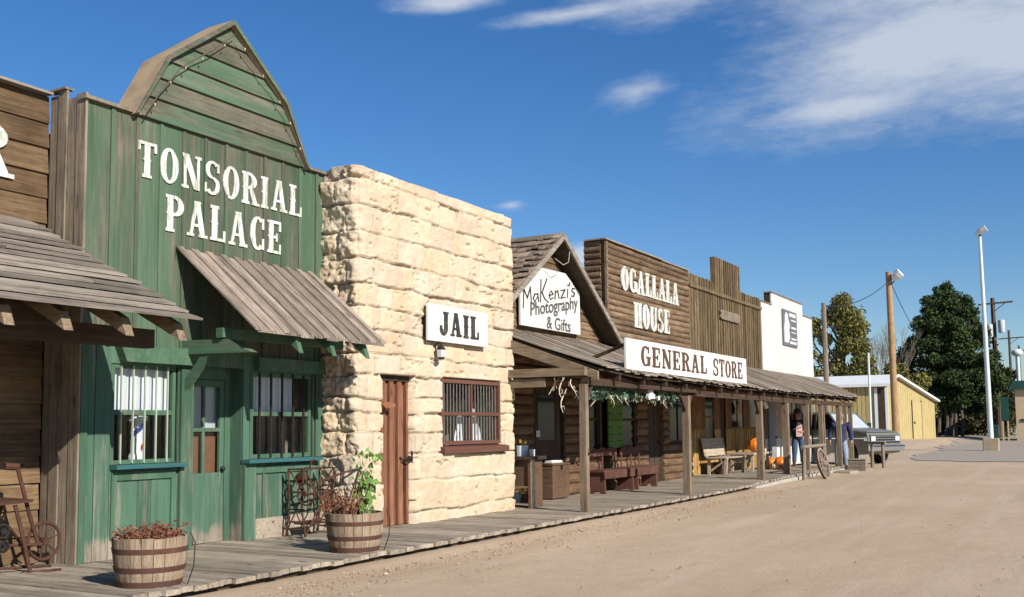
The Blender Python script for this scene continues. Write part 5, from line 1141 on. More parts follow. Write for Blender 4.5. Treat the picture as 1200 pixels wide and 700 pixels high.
def pale_bench():
    t = thing('slatted_bench', 'bare pale slatted bench with a sloping back outside the upright board store', 'bench', (-9.7, 31, .2)); z = b_z(30.5); y0, y1 = 28.9, 30.9
    for k in range(5): m = MB(); s = k / 4; x = -9.98 - .10 * s; zz = z + .58 + .42 * s; m.hexa([(x - .015, y0, zz - .045), (x + .015, y0, zz - .05), (x + .015, y1, zz - .05), (x - .015, y1, zz - .045), (x - .03, y0, zz + .045), (x, y0, zz + .05), (x, y1, zz + .05), (x - .03, y1, zz + .045)]); m.build('back_slat', 'bench_pale', t)
    for k in range(5): m = MB(); x = -9.9 + k * .115; m.box(x, x + .1, y0, y1, z + .47, z + .50); m.build('seat_slat', 'bench_pale', t)
    for y in (y0 + .12, y1 - .2):
        m = MB(); m.prism([(-9.95, z), (-9.88, z), (-9.86, z + .469), (-9.95, z + .469)], 'y', y, y + .07); m.build('leg', 'bench_pale', t); m = MB(); m.prism([(-9.46, z), (-9.38, z), (-9.34, z + .469), (-9.43, z + .469)], 'y', y, y + .07); m.build('leg', 'bench_pale', t)
        m = MB(); m.prism([(-9.99, z + .47), (-9.93, z + .47), (-10.08, z + 1.05), (-10.12, z + 1.05)], 'y', y + .01, y + .06); m.build('back_post', 'bench_pale', t)
        m = MB(); m.bar((-9.86, y + .035, z + .1), (-9.42, y + .035, z + .42), .04, .05); m.build('brace', 'bench_pale', t)
pale_bench()
t = thing('wicker_basket', 'dark brown basket on the boardwalk beneath the pale slatted bench', 'basket', (-9.65, 29.4, .2)); m = MB(); m.lathe((-9.65, 29.4, b_z(30)), [(0, 0), (.20, 0), (.25, .15), (.26, .32), (.24, .32), (.22, .1), (0, .05)], 16); m.build('body', 'leather', t); m = MB(); m.ring((-9.65, 29.4, b_z(30) + .32), .25, .02, 'z', 18, 6); m.build('rim', 'leather', t)
zt = b_z(33)
t = thing('wooden_table', 'low pale plank table carrying a pumpkin beneath the porch', 'table', (-9.6, 32.2, zt)); m = MB(); m.box(-10.05, -9.2, 31.2, 33.2, zt + .52, zt + .57); m.build('top', 'bench_pale', t)
for (x, y) in ((-9.98, 31.3), (-9.34, 31.3), (-9.98, 33.0), (-9.34, 33.0)): m = MB(); m.box(x, x + .08, y, y + .08, zt, zt + .518); m.build('leg', 'bench_pale', t)
m = MB(); m.box(-9.96, -9.3, 31.33, 31.36, zt + .28, zt + .5); m.build('apron', 'bench_pale', t)
def pumpkin(label, x, y, z, r, mat='pumpkin', squash=.8):
    t = thing('pumpkin', label, 'pumpkin', (x, y, z), 'pumpkins by the store'); m = MB(); n, k = 40, 12
    for i in range(k + 1):
        a = -math.pi / 2 + math.pi * i / k
        for j in range(n): th = 2 * math.pi * j / n; q = r * (1 + .07 * abs(math.cos(th * 5)) - .07) * max(.02, math.cos(a)); m.v.append((x + q * math.cos(th), y + q * math.sin(th), z + r * squash + r * squash * math.sin(a) * (1 - .12 * math.cos(a) ** 4)))
    m.f += [(i * n + j, i * n + (j + 1) % n, (i + 1) * n + (j + 1) % n, (i + 1) * n + j) for i in range(k) for j in range(n)]
    m.build('rind', mat, t, True); s = MB(); s.tube([(x, y, z + r * squash * 1.92), (x + .01, y, z + r * squash * 2.1), (x + .03, y + .01, z + r * squash * 2.2 + .02)], [.03, .022, .02], 6); s.build('stem', 'gourd_stem', t)
pumpkin('big orange pumpkin sitting on the low plank table', -9.55, 32.5, zt + .57, .24, squash=.95)
pumpkin('broad orange pumpkin on the boardwalk nearest the blue jeaned man', -9.0, 33.5, zt, .25, squash=.8)
pumpkin('rounder orange pumpkin in the middle of the floor pile, behind a pale one', -9.3, 33.4, zt, .2, squash=.95)
pumpkin('small pale pumpkin at the front of the floor pile', -9.05, 32.9, zt, .13, 'pumpkin_pale', .9)
pumpkin('pale pumpkin with a flat top at the back of the floor pile', -9.5, 33.75, zt, .2, 'pumpkin_pale', 1.05)
pumpkin('small dark gourd between the pale and orange pumpkins', -8.8, 33.1, zt, .11, 'gourd_dark', .9)
t = thing('hanging_tube', 'short white tube hanging aslant under the porch roof near the grey door', 'tube lamp', (-8.2, 29.2, 2.1)); m = MB(); m.tube([(-8.4, 29.6, 2.42), (-8.34, 29.7, 2.12)], .06, 10); m.build('tube', 'white_metal', t); m = MB(); m.tube([(-8.4, 29.6, 2.42), (-8.41, 29.6, 2.72)], .008, 5); m.build('cord', 'wire', t)
t = thing('cloth_bag', 'small yellow bag hanging on the brown store wall above the pale bench', 'bag', (-10.1, 32.6, 2.0)); m = MB(); m.prism([(32.5, 2.02), (32.9, 2.0), (33.0, 2.2), (32.8, 2.4), (32.68, 2.42), (32.55, 2.3)], 'x', -10.15, -10.07); m.build('pouch', 'bench_pale', t, bevel=.02); m = MB(); m.tube([(-10.1, 32.65, 2.4), (-10.1, 32.7, 2.55), (-10.1, 32.76, 2.4)], .01, 5); m.build('strap', 'bench_pale', t)
def hitch(label, p0, p1, h):
    t = thing('hitching_rail', label, 'hitching rail', ((p0[0] + p1[0]) / 2, (p0[1] + p1[1]) / 2, 0), 'hitching rails in front of the porch')
    for p in (p0, p1): m = MB(); g = g_z(*p); m.tube([(p[0], p[1], g - .05), (p[0] + J(.02), p[1], g + h)], [.065, .055], 8); m.build('post', 'pole_grey', t)
    d_ = (Vector(p1) - Vector(p0)).normalized() * .12; m = MB(); m.tube([(p0[0] - d_.x, p0[1] - d_.y, h + g_z(*p0) + .04), (p1[0] + d_.x, p1[1] + d_.y, h + g_z(*p1) + .05)], .05, 8); m.build('rail', 'pole_grey', t)
hitch('weathered hitching rail with a wagon wheel leaning on it', (-7.35, 29.8), (-7.28, 32.0), .92); hitch('weathered hitching rail standing in front of the truck wheel', (-7.2, 39.3), (-6.75, 39.0), .86)
def wagon_wheel():
    t = thing('wagon_wheel', 'old wooden wagon wheel leaning against the nearer hitching rail', 'wagon wheel', (-7.1, 31, 0)); n0 = []
    mat = Matrix.Translation((-7.06, 30.9, .48)) @ Matrix.Rotation(rad(-14), 4, 'Y') @ Matrix.Rotation(rad(-3), 4, 'Z')
    def bld(m, name, mt): m.xform(mat); m.build(name, mt, t)
    m = MB(); m.lathe((-.035, 0, 0), [(.41, 0), (.475, 0), (.475, .07), (.41, .07), (.41, 0)], 32, 'x'); bld(m, 'felloe', 'pole_grey')
    m = MB(); m.lathe((-.03, 0, 0), [(.477, 0), (.488, 0), (.488, .06), (.477, .06)], 32, 'x'); bld(m, 'tyre', 'rust')
    for k in range(12): a = k * math.pi / 6; m = MB(); m.tube([(0, .07 * math.cos(a), .07 * math.sin(a)), (0, .415 * math.cos(a), .415 * math.sin(a))], [.022, .017], 6); bld(m, 'spoke', 'pole_grey')
    m = MB(); m.lathe((-.12, 0, 0), [(0, 0), (.06, 0), (.095, .06), (.095, .18), (.06, .24), (0, .24)], 14, 'x'); bld(m, 'hub', 'pole_grey')
wagon_wheel()
t = thing('wooden_box', 'weathered wooden box on the dirt below the end of the porch', 'box', (-7.1, 36.3, .05)); m = MB()
for k in range(3): m.box(-7.42, -6.84, 36.1, 36.6, .04 + k * .13, .04 + k * .13 + .12)
m.build('board', 'pole_grey', t); m = MB(); m.box(-7.44, -6.82, 36.08, 36.62, .432, .46); m.build('lid', 'walk', t)
t = thing('stone_step', 'flat stone slab lying on the dirt beside the wooden box', 'slab', (-7.2, 34.6, .04)); m = MB(); m.prism([(-7.45, 34.2), (-6.95, 34.15), (-6.8, 34.6), (-6.9, 35.2), (-7.4, 35.3), (-7.5, 34.8)], 'z', .02, .13); m.build('slab', 'flat_stone', t, bevel=.02)

# ------------------------------------------------------------------ people
def skin_mesh(name, V, E_, R_, mat, parent, sub=2):
    me = bpy.data.meshes.new(name + '_skeleton'); org = WL[parent.name]
    me.from_pydata([tuple(Vector(v) - org) for v in V], E_, []); o = bpy.data.objects.new(name + '_skeleton', me); COL.objects.link(o)
    sk = o.modifiers.new('skin', 'SKIN'); sk.use_smooth_shade = True; sk.branch_smoothing = .5
    for i, r_ in enumerate(R_):
        d_ = me.skin_vertices[0].data[i]; d_.radius = (r_, r_) if not isinstance(r_, tuple) else r_; d_.use_root = (i == 0)
    sb_ = o.modifiers.new('sub', 'SUBSURF'); sb_.levels = sub; sb_.render_levels = sub
    dg = bpy.context.evaluated_depsgraph_get(); dg.update(); ev = o.evaluated_get(dg); nm = bpy.data.meshes.new_from_object(ev); nm.name = name
    for p in nm.polygons: p.use_smooth = True
    nm.materials.clear(); nm.materials.append(M[mat]); bpy.data.objects.remove(o); bpy.data.meshes.remove(me)
    r_ = bpy.data.objects.new(name, nm); COL.objects.link(r_); r_.parent = parent; WL[r_.name] = org; return r_
def person(label, pos, rz, Jt, top, legs, hair, shoe, cap=None, shirt=None):
    """Jt: joints in a local frame, x forward, y to the left, z up, feet at 0; units of stature 1.95"""
    t = thing('person', label, 'person', pos)
    X = Matrix.Translation(pos) @ Matrix.Rotation(rz, 4, 'Z'); T = lambda p: X @ Vector(p)
    V, E_, R_ = [], [], []
    def add(p, r_, par=None):
        V.append(T(p)); R_.append(r_)
        if par is not None: E_.append((par, len(V) - 1))
        return len(V) - 1
    pel = add(Jt['pelvis'], .115); ch = add(Jt['chest'], .125, pel); sh = add(Jt['neck'], .085, ch); hd0 = Vector(Jt['head']); chin = add(hd0 + Vector((.02, 0, -.06)), .085, sh); skl = add(hd0 + Vector((.0, 0, .06)), .112, chin); add(hd0 + Vector((0, 0, .12)), .07, skl); add(hd0 + Vector((.135, 0, -.005)), .018, skl)
    add(hd0 + Vector((-.0, .118, .0)), .02, skl); add(hd0 + Vector((-.0, -.118, .0)), .02, skl)
    hand = {}
    for s in ('L', 'R'):
        a = add(Jt['sho' + s], .07, ch); b = add(Jt['elb' + s], .056, a); c = add(Jt['wri' + s], .038, b); dv = (Vector(Jt['wri' + s]) - Vector(Jt['elb' + s])).normalized(); fw = Vector(Jt.get('fdir' + s, dv)).normalized()
        pm = Vector(Jt['wri' + s]) + fw * .075; k = add(pm, (.045, .03), c); side = Vector((1, 0, 0)) - fw * fw.x; side.normalize()
        for q, (o_, l_) in enumerate(((-.033, .075), (-.011, .092), (.011, .088), (.033, .072))):
            b0 = pm + fw * .04 + side * o_; e0 = add(b0, .0115, k); e1 = add(b0 + fw * l_ * .5 - Vector((0, 0, .0)), .0105, e0); inw = Vector((0, -1 if s == 'L' else 1, 0)); add(b0 + fw * l_ * .9 + inw * .02, .009, e1)
        th0 = add(pm + side * .05 - fw * .015, .014, k); add(pm + side * .075 + fw * .035, .011, th0)
        hp, kn, an = Jt['hip' + s], Jt['kne' + s], Jt['ank' + s]
        h = add(hp, .09, pel); k_ = add(kn, .07, h); a_ = add(an, .045, k_); ft = Vector(Jt.get('toe' + s, Vector(an) + Vector((.17, 0, -.06)))); add(ft, .04, a_)
    skin_mesh('body', V, E_, R_, 'skin', t)
    # trousers
    V, E_, R_ = [], [], []; pel = add(Vector(Jt['pelvis']), .175); add(Vector(Jt['pelvis']) + Vector((0, 0, .16)), .17, pel)
    for s in ('L', 'R'):
        hp, kn, an = (Vector(Jt[k + s]) for k in ('hip', 'kne', 'ank')); h = add(hp, .135, pel); k_ = add(kn, .105, h); m_ = add(kn.lerp(an, .5), .082, k_); add(an + Vector((0, 0, .0)), .078, m_)
    skin_mesh('trousers', V, E_, R_, legs, t)
    # top
    V, E_, R_ = [], [], []; lo = add(Vector(Jt['pelvis']) + Vector((0, 0, -.16)), .20); lo = add(Vector(Jt['pelvis']) + Vector((0, 0, .02)), .205, lo); mid = add(Vector(Jt['pelvis']).lerp(Vector(Jt['chest']), .5), .215, lo); ch = add(Vector(Jt['chest']), .245, mid); up = add(Vector(Jt['chest']).lerp(Vector(Jt['neck']), .5), .20, ch); nk = add(Vector(Jt['neck']) + Vector((-.01, 0, -.03)), .10, up)
    for s in ('L', 'R'): a = add(Vector(Jt['sho' + s]), .125, ch); b = add(Vector(Jt['elb' + s]), .09, a); c = add(Vector(Jt['wri' + s]).lerp(Vector(Jt['elb' + s]), .08), .062, b)
    skin_mesh('jacket', V, E_, R_, top, t)
    if shirt:
        m = MB(); ch_ = Vector(Jt['chest']); pv = Vector(Jt['pelvis']); P = [[ch_ + Vector((.235, y, .12)) for y in (-.05, .05)], [ch_ + Vector((.262, y, -.05)) for y in (-.10, .10)], [pv.lerp(ch_, .35) + Vector((.25, y, 0)) for y in (-.11, .11)], [pv + Vector((.225, y, .0)) for y in (-.10, .10)]]
        for (a, b), (c, d_) in zip(P[:-1], P[1:]): m.add([T(a), T(b), T(d_), T(c), T(a - Vector((.1, 0, 0))), T(b - Vector((.1, 0, 0))), T(d_ - Vector((.1, 0, 0))), T(c - Vector((.1, 0, 0)))], [(0, 1, 2, 3), (4, 7, 6, 5), (0, 4, 5, 1), (1, 5, 6, 2), (2, 6, 7, 3), (3, 7, 4, 0)])
        m.build('shirt', shirt, t, True)
    for s in ('L', 'R'):
        an = Vector(Jt['ank' + s]); toe = Vector(Jt.get('toe' + s, an + Vector((.17, 0, -.06)))); V, E_, R_ = [], [], []
        a = add(an + Vector((-.03, 0, -.02)), .07); b = add(an.lerp(toe, .5) + Vector((0, 0, -.0)), .062, a); add(toe + Vector((.06, 0, -.0)), .045, b); skin_mesh('shoe', V, E_, R_, shoe, t)
    hm = MB(); i0 = 0; hm.lathe((0, 0, 0), [(.128, -.03), (.132, .03), (.118, .10), (.07, .155), (0, .17)], 16); hm.xform(X @ Matrix.Translation(hd0 + Vector((-.018, 0, .045)))); hm.build('hair', hair, t, True)
    for s in (-1, 1): e = MB(); e.ball((0, 0, 0), .014, 8, 6); e.xform(X @ Matrix.Translation(hd0 + Vector((.112, s * .04, .035)))); e.build('eye', 'plastic_black', t, True)
    mo = MB(); mo.box(-.006, .006, -.03, .03, -.006, .006); mo.xform(X @ Matrix.Translation(hd0 + Vector((.108, 0, -.065)))); mo.build('mouth', 'cap_red', t)
    if cap:
        c = MB(); c.lathe((0, 0, 0), [(.138, 0), (.136, .06), (.10, .12), (0, .135)], 18); c.prism([(.1, -.10), (.24, -.06), (.26, 0), (.24, .06), (.1, .10)], 'z', .0, .02); c.xform(X @ Matrix.Translation(hd0 + Vector((-.01, 0, .075)))); c.build('cap', cap, t, True)
    return t
A1 = dict(pelvis=(0, 0, 1.02), chest=(.0, 0, 1.40), neck=(.02, 0, 1.64), head=(.07, 0, 1.79), shoL=(0, .24, 1.54), elbL=(.03, .31, 1.24), wriL=(.20, .14, 1.18), fdirL=(.3, -1, .15), shoR=(0, -.24, 1.54), elbR=(.03, -.32, 1.24), wriR=(.22, -.10, 1.30), fdirR=(.3, 1, .35),
          hipL=(0, .10, .98), kneL=(.04, .13, .54), ankL=(0, .14, .10), toeL=(.17, .16, .045), hipR=(0, -.10, .98), kneR=(.03, -.13, .54), ankR=(-.01, -.15, .10), toeR=(.16, -.19, .045))
person('man in a dark open jacket, pale pink shirt and blue jeans standing on the porch', (-9.05, 36.0, b_z(36)), rad(-62), A1, 'jacket', 'denim', 'hair', 'leather', None, 'pink')
A2 = dict(pelvis=(0, 0, 1.05), chest=(.03, 0, 1.42), neck=(.05, 0, 1.66), head=(.09, 0, 1.81), shoL=(.0, .26, 1.56), elbL=(-.06, .36, 1.26), wriL=(.06, .36, .96), shoR=(.03, -.26, 1.56), elbR=(-.02, -.37, 1.26), wriR=(.10, -.38, .98),
          hipL=(0, .10, 1.0), kneL=(.12, .13, .56), ankL=(.10, .15, .10), toeL=(.27, .17, .045), hipR=(0, -.10, 1.0), kneR=(.02, -.14, .56), ankR=(-.12, -.16, .12), toeR=(.04, -.18, .05))
person('man in a navy shirt and faded jeans walking behind the porch post near the truck', (-8.02, 38.0, .05), rad(-72), A2, 'navy', 'denim_pale', 'grey_hair', 'leather')

# ------------------------------------------------------------------ pickup truck, heading +X
def truck():
    x1, y0, y1, z = -7.15, 44.0, 46.05, g_z(-8, 45); t = thing('pickup_truck', 'dusty grey green pickup truck parked nose out beyond the porch', 'truck', (-9.9, 45, z)); L_ = 5.9; x0 = x1 - L_
    ym = (y0 + y1) / 2; fw, rw, wr = x1 - 1.0, x0 + 1.15, .40
    def arch(c, R_, n=9): return [(c + R_ * math.cos(a), z + wr + R_ * math.sin(a)) for a in np.linspace(math.pi * 1.02, -.02 * math.pi, n)]
    low = z + .42
    prof = [(x0, low), (rw - .5, low)] + arch(rw, .49) + [(fw - .5, low)] + arch(fw, .49) + [(x1 - .06, low + .02), (x1, low + .15), (x1, z + 1.02), (x1 - .06, z + 1.16), (x1 - .5, z + 1.24), (x1 - 1.30, z + 1.30), (x0 + 2.15, z + 1.30), (x0 + 2.15, z + 1.22), (x0 + .02, z + 1.22)]
    m = MB(); m.prism(prof, 'y', y0 + .02, y1 - .02); m.build('body', 'truck', t, bevel=.03)
    cabp = [(x0 + 2.16, z + 1.302), (x1 - 1.34, z + 1.302), (x1 - 2.0, z + 1.93), (x0 + 2.4, z + 1.95)]
    yi0, yi1 = y0 + .17, y1 - .17
    rf = MB(); rf.hexa([(x0 + 2.36, yi0, z + 1.87), (x1 - 1.94, yi0, z + 1.87), (x1 - 1.94, yi1, z + 1.87), (x0 + 2.36, yi1, z + 1.87), (x0 + 2.42, yi0 + .06, z + 1.98), (x1 - 2.04, yi0 + .06, z + 1.97), (x1 - 2.04, yi1 - .06, z + 1.97), (x0 + 2.42, yi1 - .06, z + 1.98)]); rf.build('roof', 'truck', t, bevel=.03)
    for y in (yi0, yi1):
        yb = y0 + .04 if y == yi0 else y1 - .04; pl = MB(); s_ = 1 if y == yi0 else -1
        for (a, b) in (((x1 - 1.34, z + 1.28), (x1 - 1.98, z + 1.90)), ((x0 + 2.2, z + 1.28), (x0 + 2.40, z + 1.90)), ((x1 - 2.62, z + 1.28), (x1 - 2.62, z + 1.90))): pl.bar((a[0], yb + s_ * .04, a[1]), (b[0], y + s_ * .03, b[1]), .07, .07)
        pl.build('pillar', 'truck', t)
        g = MB(); g.add([(x0 + 2.2, yb + s_ * .05, z + 1.29), (x1 - 1.36, yb + s_ * .05, z + 1.29), (x1 - 2.0, y + s_ * .04, z + 1.89), (x0 + 2.4, y + s_ * .04, z + 1.89), (x0 + 2.2, yb + s_ * .06, z + 1.29), (x1 - 1.36, yb + s_ * .06, z + 1.29), (x1 - 2.0, y + s_ * .05, z + 1.89), (x0 + 2.4, y + s_ * .05, z + 1.89)], [(0, 1, 2, 3), (4, 7, 6, 5), (0, 4, 5, 1), (1, 5, 6, 2), (2, 6, 7, 3), (3, 7, 4, 0)]); g.build('side_window', 'glass_dark', t)
        d_ = MB(); d_.box(x1 - 2.6, x1 - 1.5, y0 + .008 if s_ > 0 else y1 - .022, y0 + .022 if s_ > 0 else y1 - .008, z + .5, z + 1.26); dr = d_.build('door', 'truck', t, bevel=.004)
        h = MB(); h.box(x1 - 2.5, x1 - 2.35, y0 - .02 if s_ > 0 else y1 - .008, y0 + .008 if s_ > 0 else y1 + .02, z + 1.1, z + 1.13); h.build('handle', 'chrome', dr)
        tr = MB(); tr.box(x0 + .1, x1 - .12, y0 + .004 if s_ > 0 else y1 - .02, y0 + .02 if s_ > 0 else y1 - .004, z + .95, z + .99); tr.build('trim_strip', 'chrome', t)
        mi = MB(); yy = y0 - .16 if s_ > 0 else y1 + .02; mi.box(x1 - 1.58, x1 - 1.5, yy, yy + .14, z + 1.36, z + 1.54); mi.bar((x1 - 1.54, yy + .07, z + 1.38), (x1 - 1.54, y0 + .1 if s_ > 0 else y1 - .1, z + 1.32), .03, .03); mi.build('mirror', 'plastic_black', t)
    for (nm, xa, za, xb, zb) in (('windscreen', x1 - 1.33, z + 1.31, x1 - 1.98, z + 1.89), ('rear_window', x0 + 2.18, z + 1.31, x0 + 2.38, z + 1.89)):
        g = MB(); g.hexa([(xa, y0 + .14, za), (xa + .012, y0 + .14, za), (xa + .012, y1 - .14, za), (xa, y1 - .14, za), (xb, yi0 + .07, zb), (xb + .012, yi0 + .07, zb), (xb + .012, yi1 - .07, zb), (xb, yi1 - .07, zb)]); g.build(nm, 'lamp_glass' if nm == 'windscreen' else 'glass_dark', t)
    hd = MB(); hd.hexa([(x1 - 1.3, y0 + .1, z + 1.295), (x1 - .12, y0 + .1, z + 1.19), (x1 - .12, y1 - .1, z + 1.19), (x1 - 1.3, y1 - .1, z + 1.295), (x1 - 1.3, y0 + .2, z + 1.36), (x1 - .16, y0 + .2, z + 1.235), (x1 - .16, y1 - .2, z + 1.235), (x1 - 1.3, y1 - .2, z + 1.36)]); hd.build('bonnet', 'truck', t, bevel=.03)
    g = MB(); g.box(x1, x1 + .03, y0 + .12, y1 - .12, z + .80, z + 1.08); gr = g.build('grille', 'plastic_black', t)
    g = MB()
    for k in range(3): g.box(x1 + .03, x1 + .042, y0 + .45, y1 - .45, z + .85 + k * .09, z + .875 + k * .09)
    g.box(x1 + .03, x1 + .045, y0 + .1, y1 - .1, z + 1.085, z + 1.115); g.build('grille_bar', 'chrome', gr)
    for y in (y0 + .14, y1 - .42): g = MB(); g.box(x1 + .028, x1 + .05, y, y + .28, z + .86, z + 1.05); hl = g.build('headlight', 'lamp_glass', t, bevel=.01)
    for y in (y0 + .012, y1 - .03): g = MB(); g.box(x1 - .2, x1 - .03, y, y + .02, z + .88, z + 1.02); g.build('marker_lamp', 'chrome', t)
    for (xa, xb) in ((x1 + .02, x1 + .16), (x0 - .14, x0 - .02)): g = MB(); g.box(xa, xb, y0 - .02, y1 + .02, z + .50, z + .73); g.build('bumper', 'chrome', t, bevel=.03)
    g = MB(); g.box(x1 + .16, x1 + .175, y0 + .0, y1, z + .66, z + .70); g.build('bumper_strip', 'plastic_black', t)
    for c in (fw, rw):
        for s_ in (-1, 1):
            yc = y0 + .10 if s_ < 0 else y1 - .10; tw = .12
            w_ = MB(); w_.lathe((c, yc - tw, z + wr), [(.25, 0), (.38, 0), (.40, .03), (.40, 2 * tw - .03), (.38, 2 * tw), (.25, 2 * tw)], 28, 'y'); wh = w_.build('wheel', 'tyre', t, True)
            yo = yc + s_ * tw; r_ = MB(); r_.lathe((c, yo - .02 if s_ > 0 else yo, z + wr), [(0, .0), (.1, -.01 * s_), (.2, .01), (.25, .02)], 20, 'y'); r_.build('rim', 'chrome', wh, True)
            hb = MB(); hb.lathe((c, yo - (.03 if s_ < 0 else -.0), z + wr), [(0, 0), (.06, .0), (.06, .03), (0, .03)], 12, 'y'); hb.build('hub_cap', 'chrome', wh)
truck(); bpy.data.objects['pickup_truck'].rotation_euler.z = rad(-27); bpy.data.objects['pickup_truck'].location += Vector((.15, -1.25, 0)); bpy.data.objects['pickup_truck'].scale = (1, 1, 1.07)

# ------------------------------------------------------------------ poles, lamps, wires
def lamp_pole():
    x, y = -5.35, 65.5; t = thing('lamp_pole', 'tall pale metal lamp pole with one tilted floodlight on a concrete base', 'lamp pole', (x, y, 0))
    m = MB(); m.prism([(x - .42, y - .4), (x + .42, y - .4), (x + .42, y + .4), (x - .42, y + .4)], 'z', 0, .78); m.build('base', 'lamp_base', t, bevel=.04)
    m = MB(); m.tube([(x, y, .78), (x - .02, y, 6.4), (x - .05, y, 12.6)], [.15, .125, .09], 12); m.build('pole', 'pole_white', t, True)
    m = MB(); m.tube([(x - .05, y, 12.6), (x - .02, y - .05, 12.85)], .06, 8); m.build('bracket', 'iron', t)
    m = MB(); m.tube([(x - .26, y - .05, 12.76), (x + .05, y - .1, 12.93), (x + .32, y - .12, 13.07)], [.10, .19, .23], 12); m.build('lamp_head', 'white_metal', t)
lamp_pole()
def wood_lamp():
    x, y = -12.7, 78.8; g = g_z(x, y); t = thing('lamp_pole', 'stout wooden pole with a white lamp on its top, in front of the yellow shed', 'lamp pole', (x, y, g))
    m = MB(); m.tube([(x, y, g - .2), (x - .02, y, 6), (x - .05, y, 12.85)], [.27, .24, .21], 10); m.build('pole', 'pole', t, True)
    m = MB(); m.tube([(x + .15, y - .1, 12.3), (x + .5, y - .3, 12.4)], .05, 6); m.tube([(x + .1, y - .05, 11.9), (x + .45, y - .2, 12.2)], .04, 6); m.build('bracket', 'iron', t)
    m = MB(); m.tube([(x + .3, y - .25, 12.25), (x + .62, y - .32, 12.52), (x + .85, y - .35, 12.7)], [.2, .34, .36], 12); m.build('lamp_head', 'white_metal', t)
wood_lamp()
def util_pole(label, x, y, h, arm, zarm, r_, mat, extras=False, g0=0.):
    t = thing('utility_pole', label, 'utility pole', (x, y, g0), 'timber utility poles along the far street')
    m = MB(); m.tube([(x, y, g0 - .3), (x, y, g0 + h)], [r_, r_ * .72], 8); m.build('pole', mat, t, True)
    if arm:
        m = MB(); m.bar((x - arm * .42, y - .15, zarm), (x + arm * .58, y - .15, zarm + .12), .14, .18); ca = m.build('crossarm', 'pole_dark', t)
        for q in (-.38, -.2, .2, .35, .52): i_ = MB(); i_.lathe((x + arm * q, y - .15, zarm + .1), [(0, 0), (.07, 0), (.05, .14), (0, .22)], 8); i_.build('insulator', 'cloth_grey', ca)
        m = MB(); m.bar((x, y - .15, zarm - .9), (x + arm * .35, y - .15, zarm), .06, .08); m.build('brace', 'pole_dark', t)
    if extras:
        for (dx, z) in ((.75, 11.3), (-.42, 10.9)): m = MB(); m.lathe((x + dx, y - .2, z), [(0, 0), (.30, 0), (.33, .08), (.33, 1.25), (.3, 1.35), (0, 1.42)], 14); m.build('transformer', 'cloth_grey', t, True)
        m = MB(); m.tube([(x + .12, y - .2, .2), (x + .12, y - .2, 10.5)], .07, 6); m.build('conduit', 'rust', t)
util_pole('dark timber utility pole with grey transformers beside the tall dark tree', -9.0, 120.5, 15.1, 3.4, 14.45, .30, 'pole_dark', True)
util_pole('slim farther utility pole with one crossarm, right of the transformer pole', -11.15, 177, 16.2, 3.6, 14.9, .24, 'pole_dark')
util_pole('farthest utility pole, its crossarm lowest at the right edge', -13.0, 233, 17.6, 3.2, 16.5, .26, 'pole_dark')
util_pole('grey timber pole rising behind the porch roof end', -12.45, 56, 8.2, 0, 0, .17, 'pole_grey')
t = thing('metal_post', 'thin white metal post in front of the yellow shed', 'post', (-13.35, 72.9, .2)); m = MB(); m.tube([(-13.35, 72.9, .1), (-13.33, 72.9, 6.45)], [.085, .07], 8); m.build('post', 'pole_white', t); m = MB(); m.lathe((-13.33, 72.9, 6.45), [(.09, 0), (.09, .05), (0, .12)], 8); m.build('cap', 'pole_white', t)
def wire(label, a, b, sag, r_=.02):
    a, b = Vector(a), Vector(b); n = 14; pts = []
    for i in range(n + 1): u = i / n; p = a.lerp(b, u); p.z -= sag * 4 * u * (1 - u); pts.append(p)
    o = MB().tube(pts, r_, 4).build('overhead_wire', 'wire'); tag(o, label, 'wire')
wire('twisted cable sagging left from the wooden lamp pole', (-12.75, 78.8, 12.2), (-12.45, 56.2, 8.0), .5, .028)
wire('thin cable running down right from the wooden lamp pole to the tree', (-12.7, 78.8, 12.3), (-14.6, 112, 9.5), .6, .028)

